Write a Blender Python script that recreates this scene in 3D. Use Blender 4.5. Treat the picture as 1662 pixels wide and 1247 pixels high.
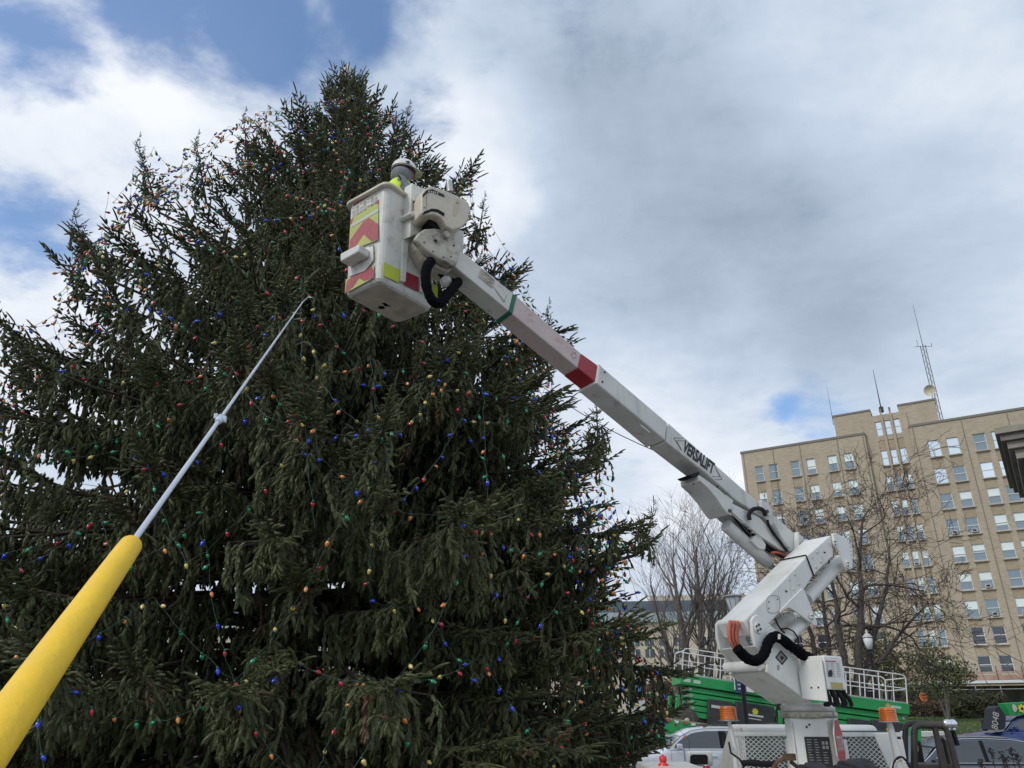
import bpy, bmesh, math, random
import numpy as np
from mathutils import Vector, Matrix, Euler
R = math.radians
random.seed(7); rng = np.random.default_rng(11)
for o in list(bpy.data.objects): bpy.data.objects.remove(o)
scene = bpy.context.scene
COL = scene.collection

# ------------------------------------------------------------------ camera
PITCH = R(23.6); FPX = 1240.0; EYE = 2.0
cam_d = bpy.data.cameras.new("camera"); cam = bpy.data.objects.new("camera", cam_d); COL.objects.link(cam)
cam.location = (0, 0, EYE); cam.rotation_euler = (R(90) + PITCH, 0, 0)
cam_d.sensor_width = 36; cam_d.lens = 36 * FPX / 1662; cam_d.clip_start = 0.05; cam_d.clip_end = 3000
scene.camera = cam
scene.render.resolution_x = 1024; scene.render.resolution_y = 768

# ------------------------------------------------------------------ world: Nishita sky behind broken cloud
SUN_EL, SUN_AZ = R(42), R(235)          # azimuth clockwise from +Y
world = bpy.data.worlds.new("World"); scene.world = world; world.use_nodes = True
wn, wl = world.node_tree.nodes, world.node_tree.links
wn.clear()
class NT:
    """tiny node helper"""
    def __init__(s, tree): s.n, s.l = tree.nodes, tree.links
    def add(s, t, **kw):
        nd = s.n.new(t)
        for k, v in kw.items(): setattr(nd, k, v)
        return nd
    def put(s, sock, v):
        if hasattr(v, 'is_output') or isinstance(v, bpy.types.NodeSocket): s.l.new(v, sock)
        else: sock.default_value = v
    def math(s, op, a, b=0.0, c=0.0):
        nd = s.add('ShaderNodeMath', operation=op)
        s.put(nd.inputs[0], a); s.put(nd.inputs[1], b); s.put(nd.inputs[2], c)
        return nd.outputs[0]
    def vmath(s, op, a, b=(0, 0, 0)):
        nd = s.add('ShaderNodeVectorMath', operation=op)
        s.put(nd.inputs[0], a); s.put(nd.inputs[1], b)
        return nd.outputs['Value'] if op in ('DOT_PRODUCT', 'LENGTH') else nd.outputs[0]
    def noise(s, vec, scale, detail=6, rough=.55, dist=0):
        nd = s.add('ShaderNodeTexNoise')
        if vec is not None: s.put(nd.inputs['Vector'], vec)
        nd.inputs['Scale'].default_value = scale; nd.inputs['Detail'].default_value = detail
        nd.inputs['Roughness'].default_value = rough; nd.inputs['Distortion'].default_value = dist
        return nd
    def maprange(s, v, a, b, c=0, d=1, smooth=True):
        nd = s.add('ShaderNodeMapRange')
        if smooth: nd.interpolation_type = 'SMOOTHSTEP'
        s.put(nd.inputs[0], v)
        for i, x in zip((1, 2, 3, 4), (a, b, c, d)): nd.inputs[i].default_value = x
        return nd.outputs[0]
    def mix(s, f, a, b):
        nd = s.add('ShaderNodeMix', data_type='RGBA')
        s.put(nd.inputs[0], f); s.put(nd.inputs[6], a); s.put(nd.inputs[7], b)
        return nd.outputs[2]
def rgba(c): return (c[0], c[1], c[2], 1)
def view_ray(px, py):
    a = (px - 831) / FPX; b = (623.5 - py) / FPX; c, s = math.cos(PITCH), math.sin(PITCH)
    return Vector((a, c - s * b, s + c * b))
W = NT(world.node_tree)
tc = W.add('ShaderNodeTexCoord').outputs['Generated']
sky = W.add('ShaderNodeTexSky', sky_type='NISHITA', sun_disc=False)
sky.sun_elevation = SUN_EL; sky.sun_rotation = SUN_AZ; sky.air_density = 1.0; sky.dust_density = .1; sky.ozone_density = 3.0
sep = W.add('ShaderNodeSeparateXYZ'); W.put(sep.inputs[0], tc)
zz = W.math('ADD', W.math('MAXIMUM', sep.outputs[2], 0.0), 0.22)
comb = W.add('ShaderNodeCombineXYZ')
W.put(comb.inputs[0], W.math('DIVIDE', sep.outputs[0], zz)); W.put(comb.inputs[1], W.math('DIVIDE', sep.outputs[1], zz)); comb.inputs[2].default_value = 1.7
plane = comb.outputs[0]
n_big = W.noise(plane, 1.05, 7, .52, .15).outputs['Fac']
n_fine = W.noise(plane, 2.9, 12, .62, .35).outputs['Fac']
n_wisp = W.noise(W.vmath('MULTIPLY', plane, (1.0, 1.2, 1.0)), 5.5, 12, .66, .25).outputs['Fac']
warp = W.noise(plane, 2.2, 5, .55).outputs['Color']
wdir = W.vmath('ADD', tc, W.vmath('MULTIPLY', W.vmath('SUBTRACT', warp, (.5, .5, .5)), (.17, .17, .17)))
wdir = W.vmath('NORMALIZE', wdir)
def blob(px, py, deg, hard=.35):
    d = view_ray(px, py).normalized()
    dot = W.vmath('DOT_PRODUCT', wdir, tuple(d))
    return W.maprange(dot, math.cos(R(deg)), math.cos(R(deg * hard)))
# openings in the cloud deck (blue sky) and the thin/thick places of the deck
holes = None
for px, py, dg, amt in ((120, -50, 9, .50), (330, -20, 8, .50), (500, 30, 6.5, .50), (640, -20, 5, .35), (30, 385, 5, .50), (1320, 668, 4.2, .44), (1235, 650, 3, .22), (690, 175, 3.4, .26), (0, 60, 6, .35),
                        (-900, 200, 20, .5), (2700, 500, 18, .4), (900, -1200, 22, .4)):
    b = W.math('MULTIPLY', blob(px, py, dg), amt)
    holes = b if holes is None else W.math('ADD', holes, b)
cover = W.math('SUBTRACT', W.math('ADD', W.math('ADD', W.math('MULTIPLY', n_big, .45), W.math('MULTIPLY', n_fine, .75)), W.math('MULTIPLY', n_wisp, 1.0)), W.math('ADD', W.math('MULTIPLY', holes, .92), .60))
cover = W.maprange(cover, -.14, .40, .10, 1)
dark = None
for px, py, dg, amt in ((1030, 300, 15, .52), (1250, 500, 12, .48), (1480, 420, 11, .40), (900, 20, 8, .22), (1250, 60, 16, .2), (560, 120, 7, .25)):
    b = W.math('MULTIPLY', blob(px, py, dg, .1), amt)
    dark = b if dark is None else W.math('ADD', dark, b)
light = None
for px, py, dg, amt in ((780, 230, 8, .45), (760, 330, 6, .3), (90, 200, 11, .45), (330, 130, 7, .3), (1130, 690, 9, .35), (30, 520, 8, .35), (1500, 120, 14, .12)):
    b = W.math('MULTIPLY', blob(px, py, dg, .1), amt)
    light = b if light is None else W.math('ADD', light, b)
shade = W.math('ADD', W.math('SUBTRACT', W.math('ADD', W.math('MULTIPLY', W.math('SUBTRACT', n_fine, .5), 1.1), W.math('ADD', W.math('MULTIPLY', W.math('SUBTRACT', n_wisp, .5), .75), W.math('MULTIPLY', W.math('SUBTRACT', n_big, .5), .7))), dark), light)
shade = W.maprange(shade, -1.15, .60, 0, 1, False)
cr = W.add('ShaderNodeValToRGB'); W.put(cr.inputs[0], shade)
e = cr.color_ramp.elements
e[0].position = 0; e[0].color = (.24, .30, .38, 1); e[1].position = 1; e[1].color = (.76, .785, .83, 1)
m_ = e.new(.55); m_.color = (.45, .53, .64, 1)
hs_ = W.add('ShaderNodeHueSaturation'); hs_.inputs['Saturation'].default_value = 1.08; W.put(hs_.inputs['Color'], sky.outputs[0])
bg1 = W.add('ShaderNodeBackground'); W.put(bg1.inputs[0], hs_.outputs[0]); bg1.inputs[1].default_value = .15
bg2 = W.add('ShaderNodeBackground'); W.put(bg2.inputs[0], cr.outputs[0]); bg2.inputs[1].default_value = 1.0
mx = W.add('ShaderNodeMixShader'); W.put(mx.inputs[0], cover); wl.new(bg1.outputs[0], mx.inputs[1]); wl.new(bg2.outputs[0], mx.inputs[2])
wo = W.add('ShaderNodeOutputWorld'); wl.new(mx.outputs[0], wo.inputs[0])

# ------------------------------------------------------------------ sun and exposure
sun_d = bpy.data.lights.new("sun", 'SUN'); sun_d.energy = 1.2; sun_d.angle = R(14); sun_d.color = (1, .96, .9)
sun = bpy.data.objects.new("sun", sun_d); COL.objects.link(sun)
sdir = Vector((math.sin(SUN_AZ) * math.cos(SUN_EL), math.cos(SUN_AZ) * math.cos(SUN_EL), math.sin(SUN_EL)))
sun.rotation_euler = (-sdir).to_track_quat('-Z', 'Y').to_euler()
vs = scene.view_settings
vs.view_transform = 'Standard'; vs.look = 'None'; vs.gamma = 1; vs.exposure = 0.32; vs.use_curve_mapping = False

# ------------------------------------------------------------------ helpers
def at(px, py, Y):
    """point of the place at distance Y seen in the direction of a photograph pixel"""
    r = view_ray(px, py); t = Y / r.y
    return Vector((r.x * t, Y, EYE + r.z * t))
class Plane:
    """vertical working plane: s along u, z up, w along its normal n"""
    def __init__(s, o, u):
        s.o = Vector((o[0], o[1], 0)); s.u = Vector((u[0], u[1], 0)).normalized(); s.n = Vector((-s.u.y, s.u.x, 0))
        if s.n.y > 0: s.n = -s.n
    def hit(s, px, py, w=0.0):
        r = view_ray(px, py); O = s.o + s.n * w - Vector((0, 0, EYE))
        t = O.dot(s.n) / r.dot(s.n); q = r * t + Vector((0, 0, EYE))
        return ((q - s.o).dot(s.u), q.z)
    def pt(s, a, z, w=0.0):
        v = s.o + s.u * a + s.n * w; return Vector((v.x, v.y, z))
    def P(s, px, py, w=0.0):
        a, z = s.hit(px, py, w); return s.pt(a, z, w)
def crop(x0, y0, k): return lambda X, Y: (x0 + X / k, y0 + Y / k)
K1 = crop(520, 240, 4.158); K2 = crop(760, 400, 4.158); K3 = crop(1040, 660, 4.156); K4 = crop(1130, 840, 5.197)
K5 = crop(1030, 1020, 5.492); K6 = crop(1240, 1020, 5.492)

class MB:
    """collects shapes and links them as one mesh object"""
    def __init__(s): s.v = []; s.f = []; s.m = []; s.cur = 0; s.sm = []
    def add(s, vs_, fs, smooth=False):
        b = len(s.v); s.v += [tuple(v) for v in vs_]
        for f in fs: s.f.append([b + i for i in f]); s.m.append(s.cur); s.sm.append(smooth)
    def box(s, c, d, M=None):
        x, y, z = d[0] / 2, d[1] / 2, d[2] / 2
        P8 = [Vector((i * x, j * y, k * z)) for k in (-1, 1) for i, j in ((-1, -1), (1, -1), (1, 1), (-1, 1))]
        if M is not None: P8 = [M @ p for p in P8]
        c = Vector(c); s.add([p + c for p in P8], [(0, 3, 2, 1), (4, 5, 6, 7), (0, 1, 5, 4), (1, 2, 6, 5), (2, 3, 7, 6), (3, 0, 4, 7)])
        return s
    def hexa(s, bot, top):
        s.add(list(bot) + list(top), [(0, 3, 2, 1), (4, 5, 6, 7), (0, 1, 5, 4), (1, 2, 6, 5), (2, 3, 7, 6), (3, 0, 4, 7)]); return s
    def slab(s, ring, off):
        """closed prism: ring of points moved by vector off"""
        n = len(ring); ring = [Vector(p) for p in ring]; off = Vector(off)
        s.add(ring + [p + off for p in ring], [tuple(range(n)), tuple(range(2 * n - 1, n - 1, -1))] + [(i, i + n, (i + 1) % n + n, (i + 1) % n) for i in range(n)])
        return s
    def tube(s, pts, r, n=8, cap=True, smooth=True):
        pts = [Vector(p) for p in pts]; rr = r if isinstance(r, (list, tuple)) else [r] * len(pts)
        rings = []; prev = None
        for i, p in enumerate(pts):
            d = (pts[min(i + 1, len(pts) - 1)] - pts[max(i - 1, 0)])
            if d.length < 1e-9: d = Vector((0, 0, 1))
            d.normalize()
            if prev is None: a = d.orthogonal().normalized()
            else:
                a = prev - d * prev.dot(d)
                a = a.normalized() if a.length > 1e-6 else d.orthogonal().normalized()
            prev = a; b = d.cross(a)
            rings.append([p + (a * math.cos(2 * math.pi * k / n) + b * math.sin(2 * math.pi * k / n)) * rr[i] for k in range(n)])
        vs_ = [q for g in rings for q in g]; fs = []
        for i in range(len(pts) - 1):
            for k in range(n): fs.append((i * n + k, i * n + (k + 1) % n, (i + 1) * n + (k + 1) % n, (i + 1) * n + k))
        s.add(vs_, fs, smooth)
        if cap: s.add(rings[0], [tuple(range(n))[::-1]]); s.add(rings[-1], [tuple(range(n))])
        return s
    def lathe(s, c, prof, axis=(0, 0, 1), n=16, smooth=True, half=None):
        ax = Vector(axis).normalized(); a = ax.orthogonal().normalized(); b = ax.cross(a); c = Vector(c); m = len(prof)
        vs_ = [c + ax * h + (a * math.cos(2 * math.pi * k / n) + b * math.sin(2 * math.pi * k / n)) * max(r, 1e-4) for r, h in prof for k in range(n)]
        fs = [(i * n + k, i * n + (k + 1) % n, (i + 1) * n + (k + 1) % n, (i + 1) * n + k) for i in range(m - 1) for k in range(n)]
        fs += [tuple(range(n))[::-1], tuple(range((m - 1) * n, m * n))]
        s.add(vs_, fs, smooth); return s
    def mesh(s, name, mats, bevel=0, seg=2, recalc=True):
        me = bpy.data.meshes.new(name); me.from_pydata(s.v, [], s.f)
        for m in (mats if isinstance(mats, (list, tuple)) else [mats]): me.materials.append(m)
        for p, mi, sm in zip(me.polygons, s.m, s.sm): p.material_index = mi; p.use_smooth = sm
        if bevel or recalc:
            bm = bmesh.new(); bm.from_mesh(me)
            if recalc: bmesh.ops.recalc_face_normals(bm, faces=bm.faces)
            if bevel:
                eds = [e_ for e_ in bm.edges if len(e_.link_faces) == 2 and e_.calc_face_angle(0) > R(25)]
                r_ = bmesh.ops.bevel(bm, geom=eds, offset=bevel, segments=seg, profile=.5, affect='EDGES', clamp_overlap=True)
                for f in r_['faces']: f.smooth = True
            bm.to_mesh(me); bm.free()
        me.update(); return me
    def build(s, name, mats, parent=None, bevel=0, seg=2, recalc=True):
        return link(name, s.mesh(name, mats, bevel, seg, recalc), parent)
def link(name, data, parent=None, loc=None, rot=None, scale=None):
    o = bpy.data.objects.new(name, data); COL.objects.link(o)
    if loc is not None: o.location = loc
    if rot is not None: o.rotation_euler = rot
    if scale is not None: o.scale = scale
    if parent is not None:
        o.parent = parent
        if loc is None: o.matrix_parent_inverse = base_inv(parent)
    return o
def base_inv(p):
    """parts are built in world coordinates below a root that sits at the thing's base"""
    if p.parent is not None: return Matrix.Identity(4)
    return Matrix.LocRotScale(p.location, p.rotation_euler, p.scale).inverted()
def tag(o, label=None, cat=None, group=None, kind=None):
    if label: o['label'] = label
    if cat: o['category'] = cat
    if group: o['group'] = group
    if kind: o['kind'] = kind
    return o
def thing(name, loc, label, cat, group=None, rz=0):
    o = bpy.data.objects.new(name, None); COL.objects.link(o); o.location = loc; o.rotation_euler = (0, 0, rz); o.empty_display_size = .2
    return tag(o, label, cat, group)

# ------------------------------------------------------------------ materials
def mat(name, col, rough=.6, metal=0, var=0, vscale=6, dirt=0, dcol=(.12, .09, .06), dscale=3, bump=0, bscale=40, spec=.5, coat=0, emit=None, objrand=0, streak=False, dlo=.52, dhi=.72):
    m = bpy.data.materials.new(name); m.use_nodes = True; T = NT(m.node_tree); bs = m.node_tree.nodes['Principled BSDF']
    c = rgba(col); tcn = T.add('ShaderNodeTexCoord').outputs['Object']
    if var:
        nz = T.noise(tcn, vscale, 5).outputs['Fac']
        lo = tuple(max(0, x * (1 - var)) for x in col) + (1,); hi = tuple(min(1, x * (1 + var)) for x in col) + (1,)
        c = T.mix(T.maprange(nz, .3, .7), lo, hi)
    if dirt:
        v = tcn
        if streak: v = T.vmath('MULTIPLY', tcn, (1, 1, .15))
        nz = T.noise(v, dscale, 8, .7, .4).outputs['Fac']
        c = T.mix(T.math('MULTIPLY', T.maprange(nz, dlo, dhi), dirt), c, rgba(dcol))
    if objrand:
        oi = T.add('ShaderNodeObjectInfo').outputs['Random']
        hs = T.add('ShaderNodeHueSaturation'); T.put(hs.inputs['Value'], T.maprange(oi, 0, 1, 1 - objrand, 1 + objrand, False)); T.put(hs.inputs['Color'], c)
        T.put(hs.inputs['Hue'], T.maprange(T.math('FRACT', T.math('MULTIPLY', oi, 7.3)), 0, 1, .5 - objrand * .05, .5 + objrand * .05, False)); c = hs.outputs[0]
    T.put(bs.inputs['Base Color'], c)
    if var or dirt:
        T.put(bs.inputs['Roughness'], T.maprange(T.noise(tcn, vscale * 2.3, 4).outputs['Fac'], .3, .7, max(.02, rough - .08), min(1, rough + .1)))
    else: bs.inputs['Roughness'].default_value = rough
    bs.inputs['Metallic'].default_value = metal; bs.inputs['Specular IOR Level'].default_value = spec
    if coat: bs.inputs['Coat Weight'].default_value = coat; bs.inputs['Coat Roughness'].default_value = .08
    if bump:
        bp = T.add('ShaderNodeBump'); bp.inputs['Strength'].default_value = bump; bp.inputs['Distance'].default_value = .01
        T.put(bp.inputs['Height'], T.noise(tcn, bscale, 6).outputs['Fac']); m.node_tree.links.new(bp.outputs[0], bs.inputs['Normal'])
    if emit: bs.inputs['Emission Color'].default_value = rgba(emit[0]); bs.inputs['Emission Strength'].default_value = emit[1]
    return m
M = {}
M['white'] = mat('white_enamel', (.74, .74, .70), .35, var=.07, vscale=3, dirt=.5, dcol=(.34, .30, .23), dscale=6, bump=.05, streak=True, dlo=.52, dhi=.76)
M['boom'] = mat('boom_paint', (.64, .64, .60), .45, var=.08, vscale=3, dirt=.6, dcol=(.27, .24, .19), dscale=6, bump=.1, streak=True, dlo=.5, dhi=.74)
M['fibre'] = mat('fibreglass', (.66, .65, .60), .42, var=.06, vscale=4, dirt=.55, dcol=(.25, .19, .13), dscale=6, bump=.12)
M['cream'] = mat('cream_plastic', (.62, .56, .44), .38, var=.06, vscale=5, dirt=.5, dcol=(.28, .20, .12), dscale=7)
M['grimy'] = mat('grimy_casting', (.50, .46, .38), .5, var=.12, vscale=8, dirt=.85, dcol=(.10, .07, .05), dscale=7, bump=.2, dlo=.47, dhi=.66)
M['scuffred'] = mat('scuffed_red_paint', (.60, .50, .47), .6, var=.08, vscale=4, dirt=.55, dcol=(.40, .09, .08), dscale=8, dlo=.50, dhi=.72)
M['red'] = mat('red_paint', (.36, .03, .04), .45, var=.12, vscale=6, dirt=.2, dcol=(.5, .3, .28), dscale=20)
M['teal'] = mat('green_band', (.015, .16, .10), .5, var=.1)
M['black'] = mat('black_rubber', (.009, .009, .010), .6, spec=.25, var=.2, vscale=20)
M['sleeve'] = mat('black_fabric_sleeve', (.004, .0045, .006), .95, spec=.08, var=.25, vscale=30, bump=.6, bscale=60)
M['redhose'] = mat('orange_hose', (.52, .14, .08), .5, var=.15, vscale=12)
M['steel'] = mat('bare_steel', (.45, .45, .44), .4, .7, var=.15, dirt=.3)
M['darksteel'] = mat('dark_steel', (.06, .055, .05), .5, .3, var=.2, vscale=10)
M['rust'] = mat('rusty_steel', (.13, .075, .045), .8, .2, var=.35, vscale=14, bump=.4)
M['amber'] = mat('amber_lens', (.58, .13, .004), .15, coat=.5)
M['amberhot'] = mat('amber_lens_glow', (.9, .35, .03), .2)
M['glass'] = mat('car_glass', (.025, .03, .034), .03, spec=.9, coat=1)
M['lime'] = mat('lime_reflective', (.52, .60, .04), .4, var=.06, dirt=.25, dcol=(.6, .6, .5), dscale=14)
M['dullime'] = mat('faded_lime_reflective', (.44, .47, .12), .45, var=.08, dirt=.35, dcol=(.55, .5, .42), dscale=20)
M['decalred'] = mat('faded_red_reflective', (.38, .07, .08), .45, var=.1, dirt=.3, dcol=(.6, .5, .45), dscale=24)
M['deepred'] = mat('red_reflective', (.27, .015, .03), .4, var=.08)
M['ink'] = mat('black_print', (.02, .02, .022), .6)
M['greyink'] = mat('grey_print', (.30, .29, .27), .6)
M['paper'] = mat('placard', (.55, .54, .5), .6, var=.05)
M['green'] = mat('green_machine_paint', (.018, .30, .08), .4, var=.10, vscale=2, dirt=.2, dcol=(.1, .2, .1), dscale=4)
M['navy'] = mat('navy_panel', (.03, .05, .14), .5)
M['yellow'] = mat('yellow_foam', (.90, .56, .02), .55, var=.05, vscale=7, dirt=.16, dcol=(.55, .34, .05), dscale=26, bump=.25, bscale=90, dlo=.56, dhi=.72)
M['alu'] = mat('brushed_aluminium', (.62, .65, .70), .35, .55, var=.05)
def label_text(body, pos, right, up, size, material, parent, name='lettering', extrude=.002, sx=1.0, align='CENTER', bold=0):
    cu = bpy.data.curves.new(name, 'FONT'); cu.body = body; cu.size = size; cu.extrude = extrude; cu.offset = bold; cu.align_x = align; cu.align_y = 'CENTER'
    tmp = bpy.data.objects.new('tmp', cu); COL.objects.link(tmp)
    me = bpy.data.meshes.new_from_object(tmp.evaluated_get(bpy.context.evaluated_depsgraph_get())); bpy.data.objects.remove(tmp)
    right = Vector(right).normalized(); up = Vector(up); up = (up - right * up.dot(right)).normalized(); nn = right.cross(up)
    Mx = Matrix((right, up, nn)).transposed().to_4x4(); Mx.translation = Vector(pos)
    me.transform(Mx @ Matrix.Diagonal((sx, 1, 1, 1))); me.materials.clear(); me.materials.append(material)
    return link(name, me, parent)
# ================================================================== THE GROUND
def gz(Y):
    return float(np.interp(Y, [-60, 26, 40, 60, 100, 130, 400, 1500], [0, 0, 1.2, 1.85, 2.7, 2.9, 3, 3]))
asphalt = mat('asphalt', (.055, .055, .056), .9, var=.3, vscale=.6, bump=.5, bscale=60)
def terrain(name, xs, ys, m, dz=0, noise=0):
    mb = MB(); vv = [(x, y, gz(y) + dz + (random.uniform(-noise, noise) if noise else 0)) for y in ys for x in xs]; n = len(xs)
    mb.add(vv, [(j * n + i, j * n + i + 1, (j + 1) * n + i + 1, (j + 1) * n + i) for j in range(len(ys) - 1) for i in range(n - 1)], True)
    return mb.build(name, m)
tag(terrain('ground', [-900, -200, -60, -20, 0, 20, 60, 200, 900], [-300, -60, 0, 8, 17, 26, 33, 40, 60, 80, 100, 130, 400, 1500], mat('pavement', (.17, .165, .155), .9, var=.2, vscale=.4, bump=.3)), kind='structure')
tag(terrain('road', [-200, -40, 0, 40, 200], [10, 14, 20, 26, 34], asphalt, .006), kind='structure')
lawn_m = mat('lawn_soil', (.06, .085, .025), .95, var=.35, vscale=1.2, bump=.6, bscale=20)
tag(terrain('lawn', [-100, -20, 8, 20, 34, 60, 120], [36, 40, 50, 60, 80, 95], lawn_m, .02), kind='structure')
mb = MB()
for Y in (34.0,): mb.box((0, Y, gz(Y) + .06), (400, .18, .12))
tag(mb.build('kerb', mat('kerb_concrete', (.32, .31, .29), .85, var=.1), bevel=.01), kind='structure')
mb = MB()
for i in range(36):
    mb.slab([(-60 + i * 4.4, 17.4, gz(17.4) + .012), (-57.6 + i * 4.4, 17.4, gz(17.4) + .012), (-57.6 + i * 4.4, 17.52, gz(17.52) + .012), (-60 + i * 4.4, 17.52, gz(17.52) + .012)], (0, 0, .003))
tag(mb.build('lane_marking', mat('road_paint', (.7, .7, .66), .8, var=.1)), kind='structure')
# grass blades on the lawn that shows between the lift and the cars
gm = bpy.data.meshes.new('grass'); N = 26000
gx = rng.uniform(13, 40, N); gy = 37 + 45 * rng.random(N) ** 1.6
gh = rng.uniform(.05, .13, N); ga = rng.uniform(0, math.pi, N); gw = .03
gzv = np.interp(gy, [17, 40, 60, 100], [0, 1.2, 1.85, 2.7]) + .02
V = np.empty((N, 3, 3)); V[:, 0] = np.c_[gx - gw * np.cos(ga), gy - gw * np.sin(ga), gzv]; V[:, 1] = np.c_[gx + gw * np.cos(ga), gy + gw * np.sin(ga), gzv]
V[:, 2] = np.c_[gx + rng.normal(0, .03, N), gy + rng.normal(0, .03, N), gzv + gh]
gm.from_pydata(V.reshape(-1, 3).tolist(), [], np.arange(3 * N).reshape(-1, 3).tolist()); gm.materials.append(mat('grass_blade', (.085, .13, .03), .8, var=.4, vscale=.8))
tag(link('grass', gm), 'short green grass on the lawn before the brick building', 'grass', kind='stuff')

# ================================================================== BRICK BUILDING
def brick_mat(name, base, dark, band=True):
    m = bpy.data.materials.new(name); m.use_nodes = True; T = NT(m.node_tree); bs = m.node_tree.nodes['Principled BSDF']
    tco = T.add('ShaderNodeTexCoord').outputs['Object']
    c = T.mix(T.maprange(T.noise(tco, .35, 6, .6).outputs['Fac'], .3, .7), rgba(base), rgba(dark))
    st = T.vmath('MULTIPLY', tco, (1.2, 1.2, 7.0))
    c2 = T.mix(T.math('MULTIPLY', T.maprange(T.noise(st, 1.1, 8, .75).outputs['Fac'], .42, .66), .75), c, rgba([x * .62 for x in base]))
    c3 = T.mix(T.math('MULTIPLY', T.maprange(T.noise(st, 2.3, 6, .7).outputs['Fac'], .52, .74), .6), c2, rgba([min(1, x * 1.35) for x in base]))
    T.put(bs.inputs['Base Color'], c3); bs.inputs['Roughness'].default_value = .9
    bp = T.add('ShaderNodeBump'); bp.inputs['Strength'].default_value = .5; bp.inputs['Distance'].default_value = .05
    T.put(bp.inputs['Height'], T.noise(st, 3, 6).outputs['Fac']); m.node_tree.links.new(bp.outputs[0], bs.inputs['Normal'])
    return m
brick = brick_mat('buff_brick', (.50, .425, .315), (.435, .365, .27))
brick2 = brick_mat('brown_spandrel_brick', (.45, .36, .255), (.40, .32, .225))
M['stone'] = mat('limestone', (.46, .42, .35), .8, var=.1, vscale=1)
M['coping'] = mat('dark_coping', (.20, .18, .15), .7, var=.1)
M['wframe'] = mat('window_frame_paint', (.68, .70, .68), .5)
M['w_dark'] = mat('dark_window_glass', (.03, .04, .05), .06, spec=1.0, coat=.6)
M['w_mid'] = mat('blue_grey_window_glass', (.22, .29, .33), .08, .25, spec=1.0, coat=.6)
M['w_blind'] = mat('window_glass_over_blind', (.80, .88, .86), .3, coat=.3)
M['w_bright'] = mat('mirror_window_glass', (.85, .92, .95), .04, .92)
FA = Plane(at(1205, 740, 110), (math.cos(R(30)), -math.sin(R(30))))
FO = FA.o
def fpt(s, z, w=0): return FA.pt(s, z, w)
def quadbox(mb, s0, s1, z0, z1, w0, w1):
    b = [fpt(s0, z0, w1), fpt(s1, z0, w1), fpt(s1, z0, w0), fpt(s0, z0, w0)]; t = [fpt(s0, z1, w1), fpt(s1, z1, w1), fpt(s1, z1, w0), fpt(s0, z1, w0)]
    mb.hexa(b, t)
def wall_grid(mb, s0, s1, z0, z1, w, holes, depth=.32, recess=()):
    """front wall with real openings; recess = (sa, sb, za, zb) strips set back 6 cm in the second material"""
    S = sorted({s0, s1, *[h[0] for h in holes], *[h[1] for h in holes], *[r[0] for r in recess], *[r[1] for r in recess]})
    Z = sorted({z0, z1, *[h[2] for h in holes], *[h[3] for h in holes], *[r[2] for r in recess], *[r[3] for r in recess]})
    def kind(a, z):
        for h in holes:
            if h[0] < a < h[1] and h[2] < z < h[3]: return 'h'
        for h in recess:
            if h[0] < a < h[1] and h[2] < z < h[3]: return 'r'
        return 'w'
    dep = {'h': depth, 'r': .07, 'w': 0}
    G = [[kind((S[i] + S[i + 1]) / 2, (Z[j] + Z[j + 1]) / 2) for j in range(len(Z) - 1)] for i in range(len(S) - 1)]
    for i in range(len(S) - 1):
        for j in range(len(Z) - 1):
            k = G[i][j]; d = dep[k]
            if k != 'h':
                mb.cur = 1 if k == 'r' else 0
                mb.add([fpt(S[i], Z[j], w - d), fpt(S[i + 1], Z[j], w - d), fpt(S[i + 1], Z[j + 1], w - d), fpt(S[i], Z[j + 1], w - d)], [(0, 1, 2, 3)])
            mb.cur = 0
            if i + 1 < len(S) - 1 and dep[G[i + 1][j]] != d:
                d2 = dep[G[i + 1][j]]; mb.add([fpt(S[i + 1], Z[j], w - d), fpt(S[i + 1], Z[j], w - d2), fpt(S[i + 1], Z[j + 1], w - d2), fpt(S[i + 1], Z[j + 1], w - d)], [(0, 1, 2, 3)])
            if j + 1 < len(Z) - 1 and dep[G[i][j + 1]] != d:
                d2 = dep[G[i][j + 1]]; mb.add([fpt(S[i], Z[j + 1], w - d), fpt(S[i + 1], Z[j + 1], w - d), fpt(S[i + 1], Z[j + 1], w - d2), fpt(S[i], Z[j + 1], w - d2)], [(0, 1, 2, 3)])
bld = thing('brick_building', (fpt(13, 2.5).x, fpt(13, 2.5).y, 2.5), 'nine storey buff brick building with a stepped middle tower and rows of sash windows', 'building')
def bpart(mb, name, m, **k): return mb.build(name, m, bld, **k)
rowtop = [36.0, 32.1, 28.7, 25.3, 21.9, 18.5, 15.2, 12.1, 8.8]
def rows(h0=2.3): return [(t - (h0 if i == 0 else 2.05), t) for i, t in enumerate(rowtop)]
WL = [(1.8, 2.95), (3.75, 5.0), (6.85, 8.05), (9.0, 10.2), (11.9, 13.1), (14.0, 15.25)]
WR = [(24.6, 26.0), (26.8, 28.2), (29.9, 31.3), (32.0, 33.4), (35.1, 36.5), (37.2, 38.6), (40.3, 41.7), (42.4, 43.8)]
WC = [(18.75, 19.55), (19.95, 20.72), (21.12, 21.9)]
frames = {}
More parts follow.
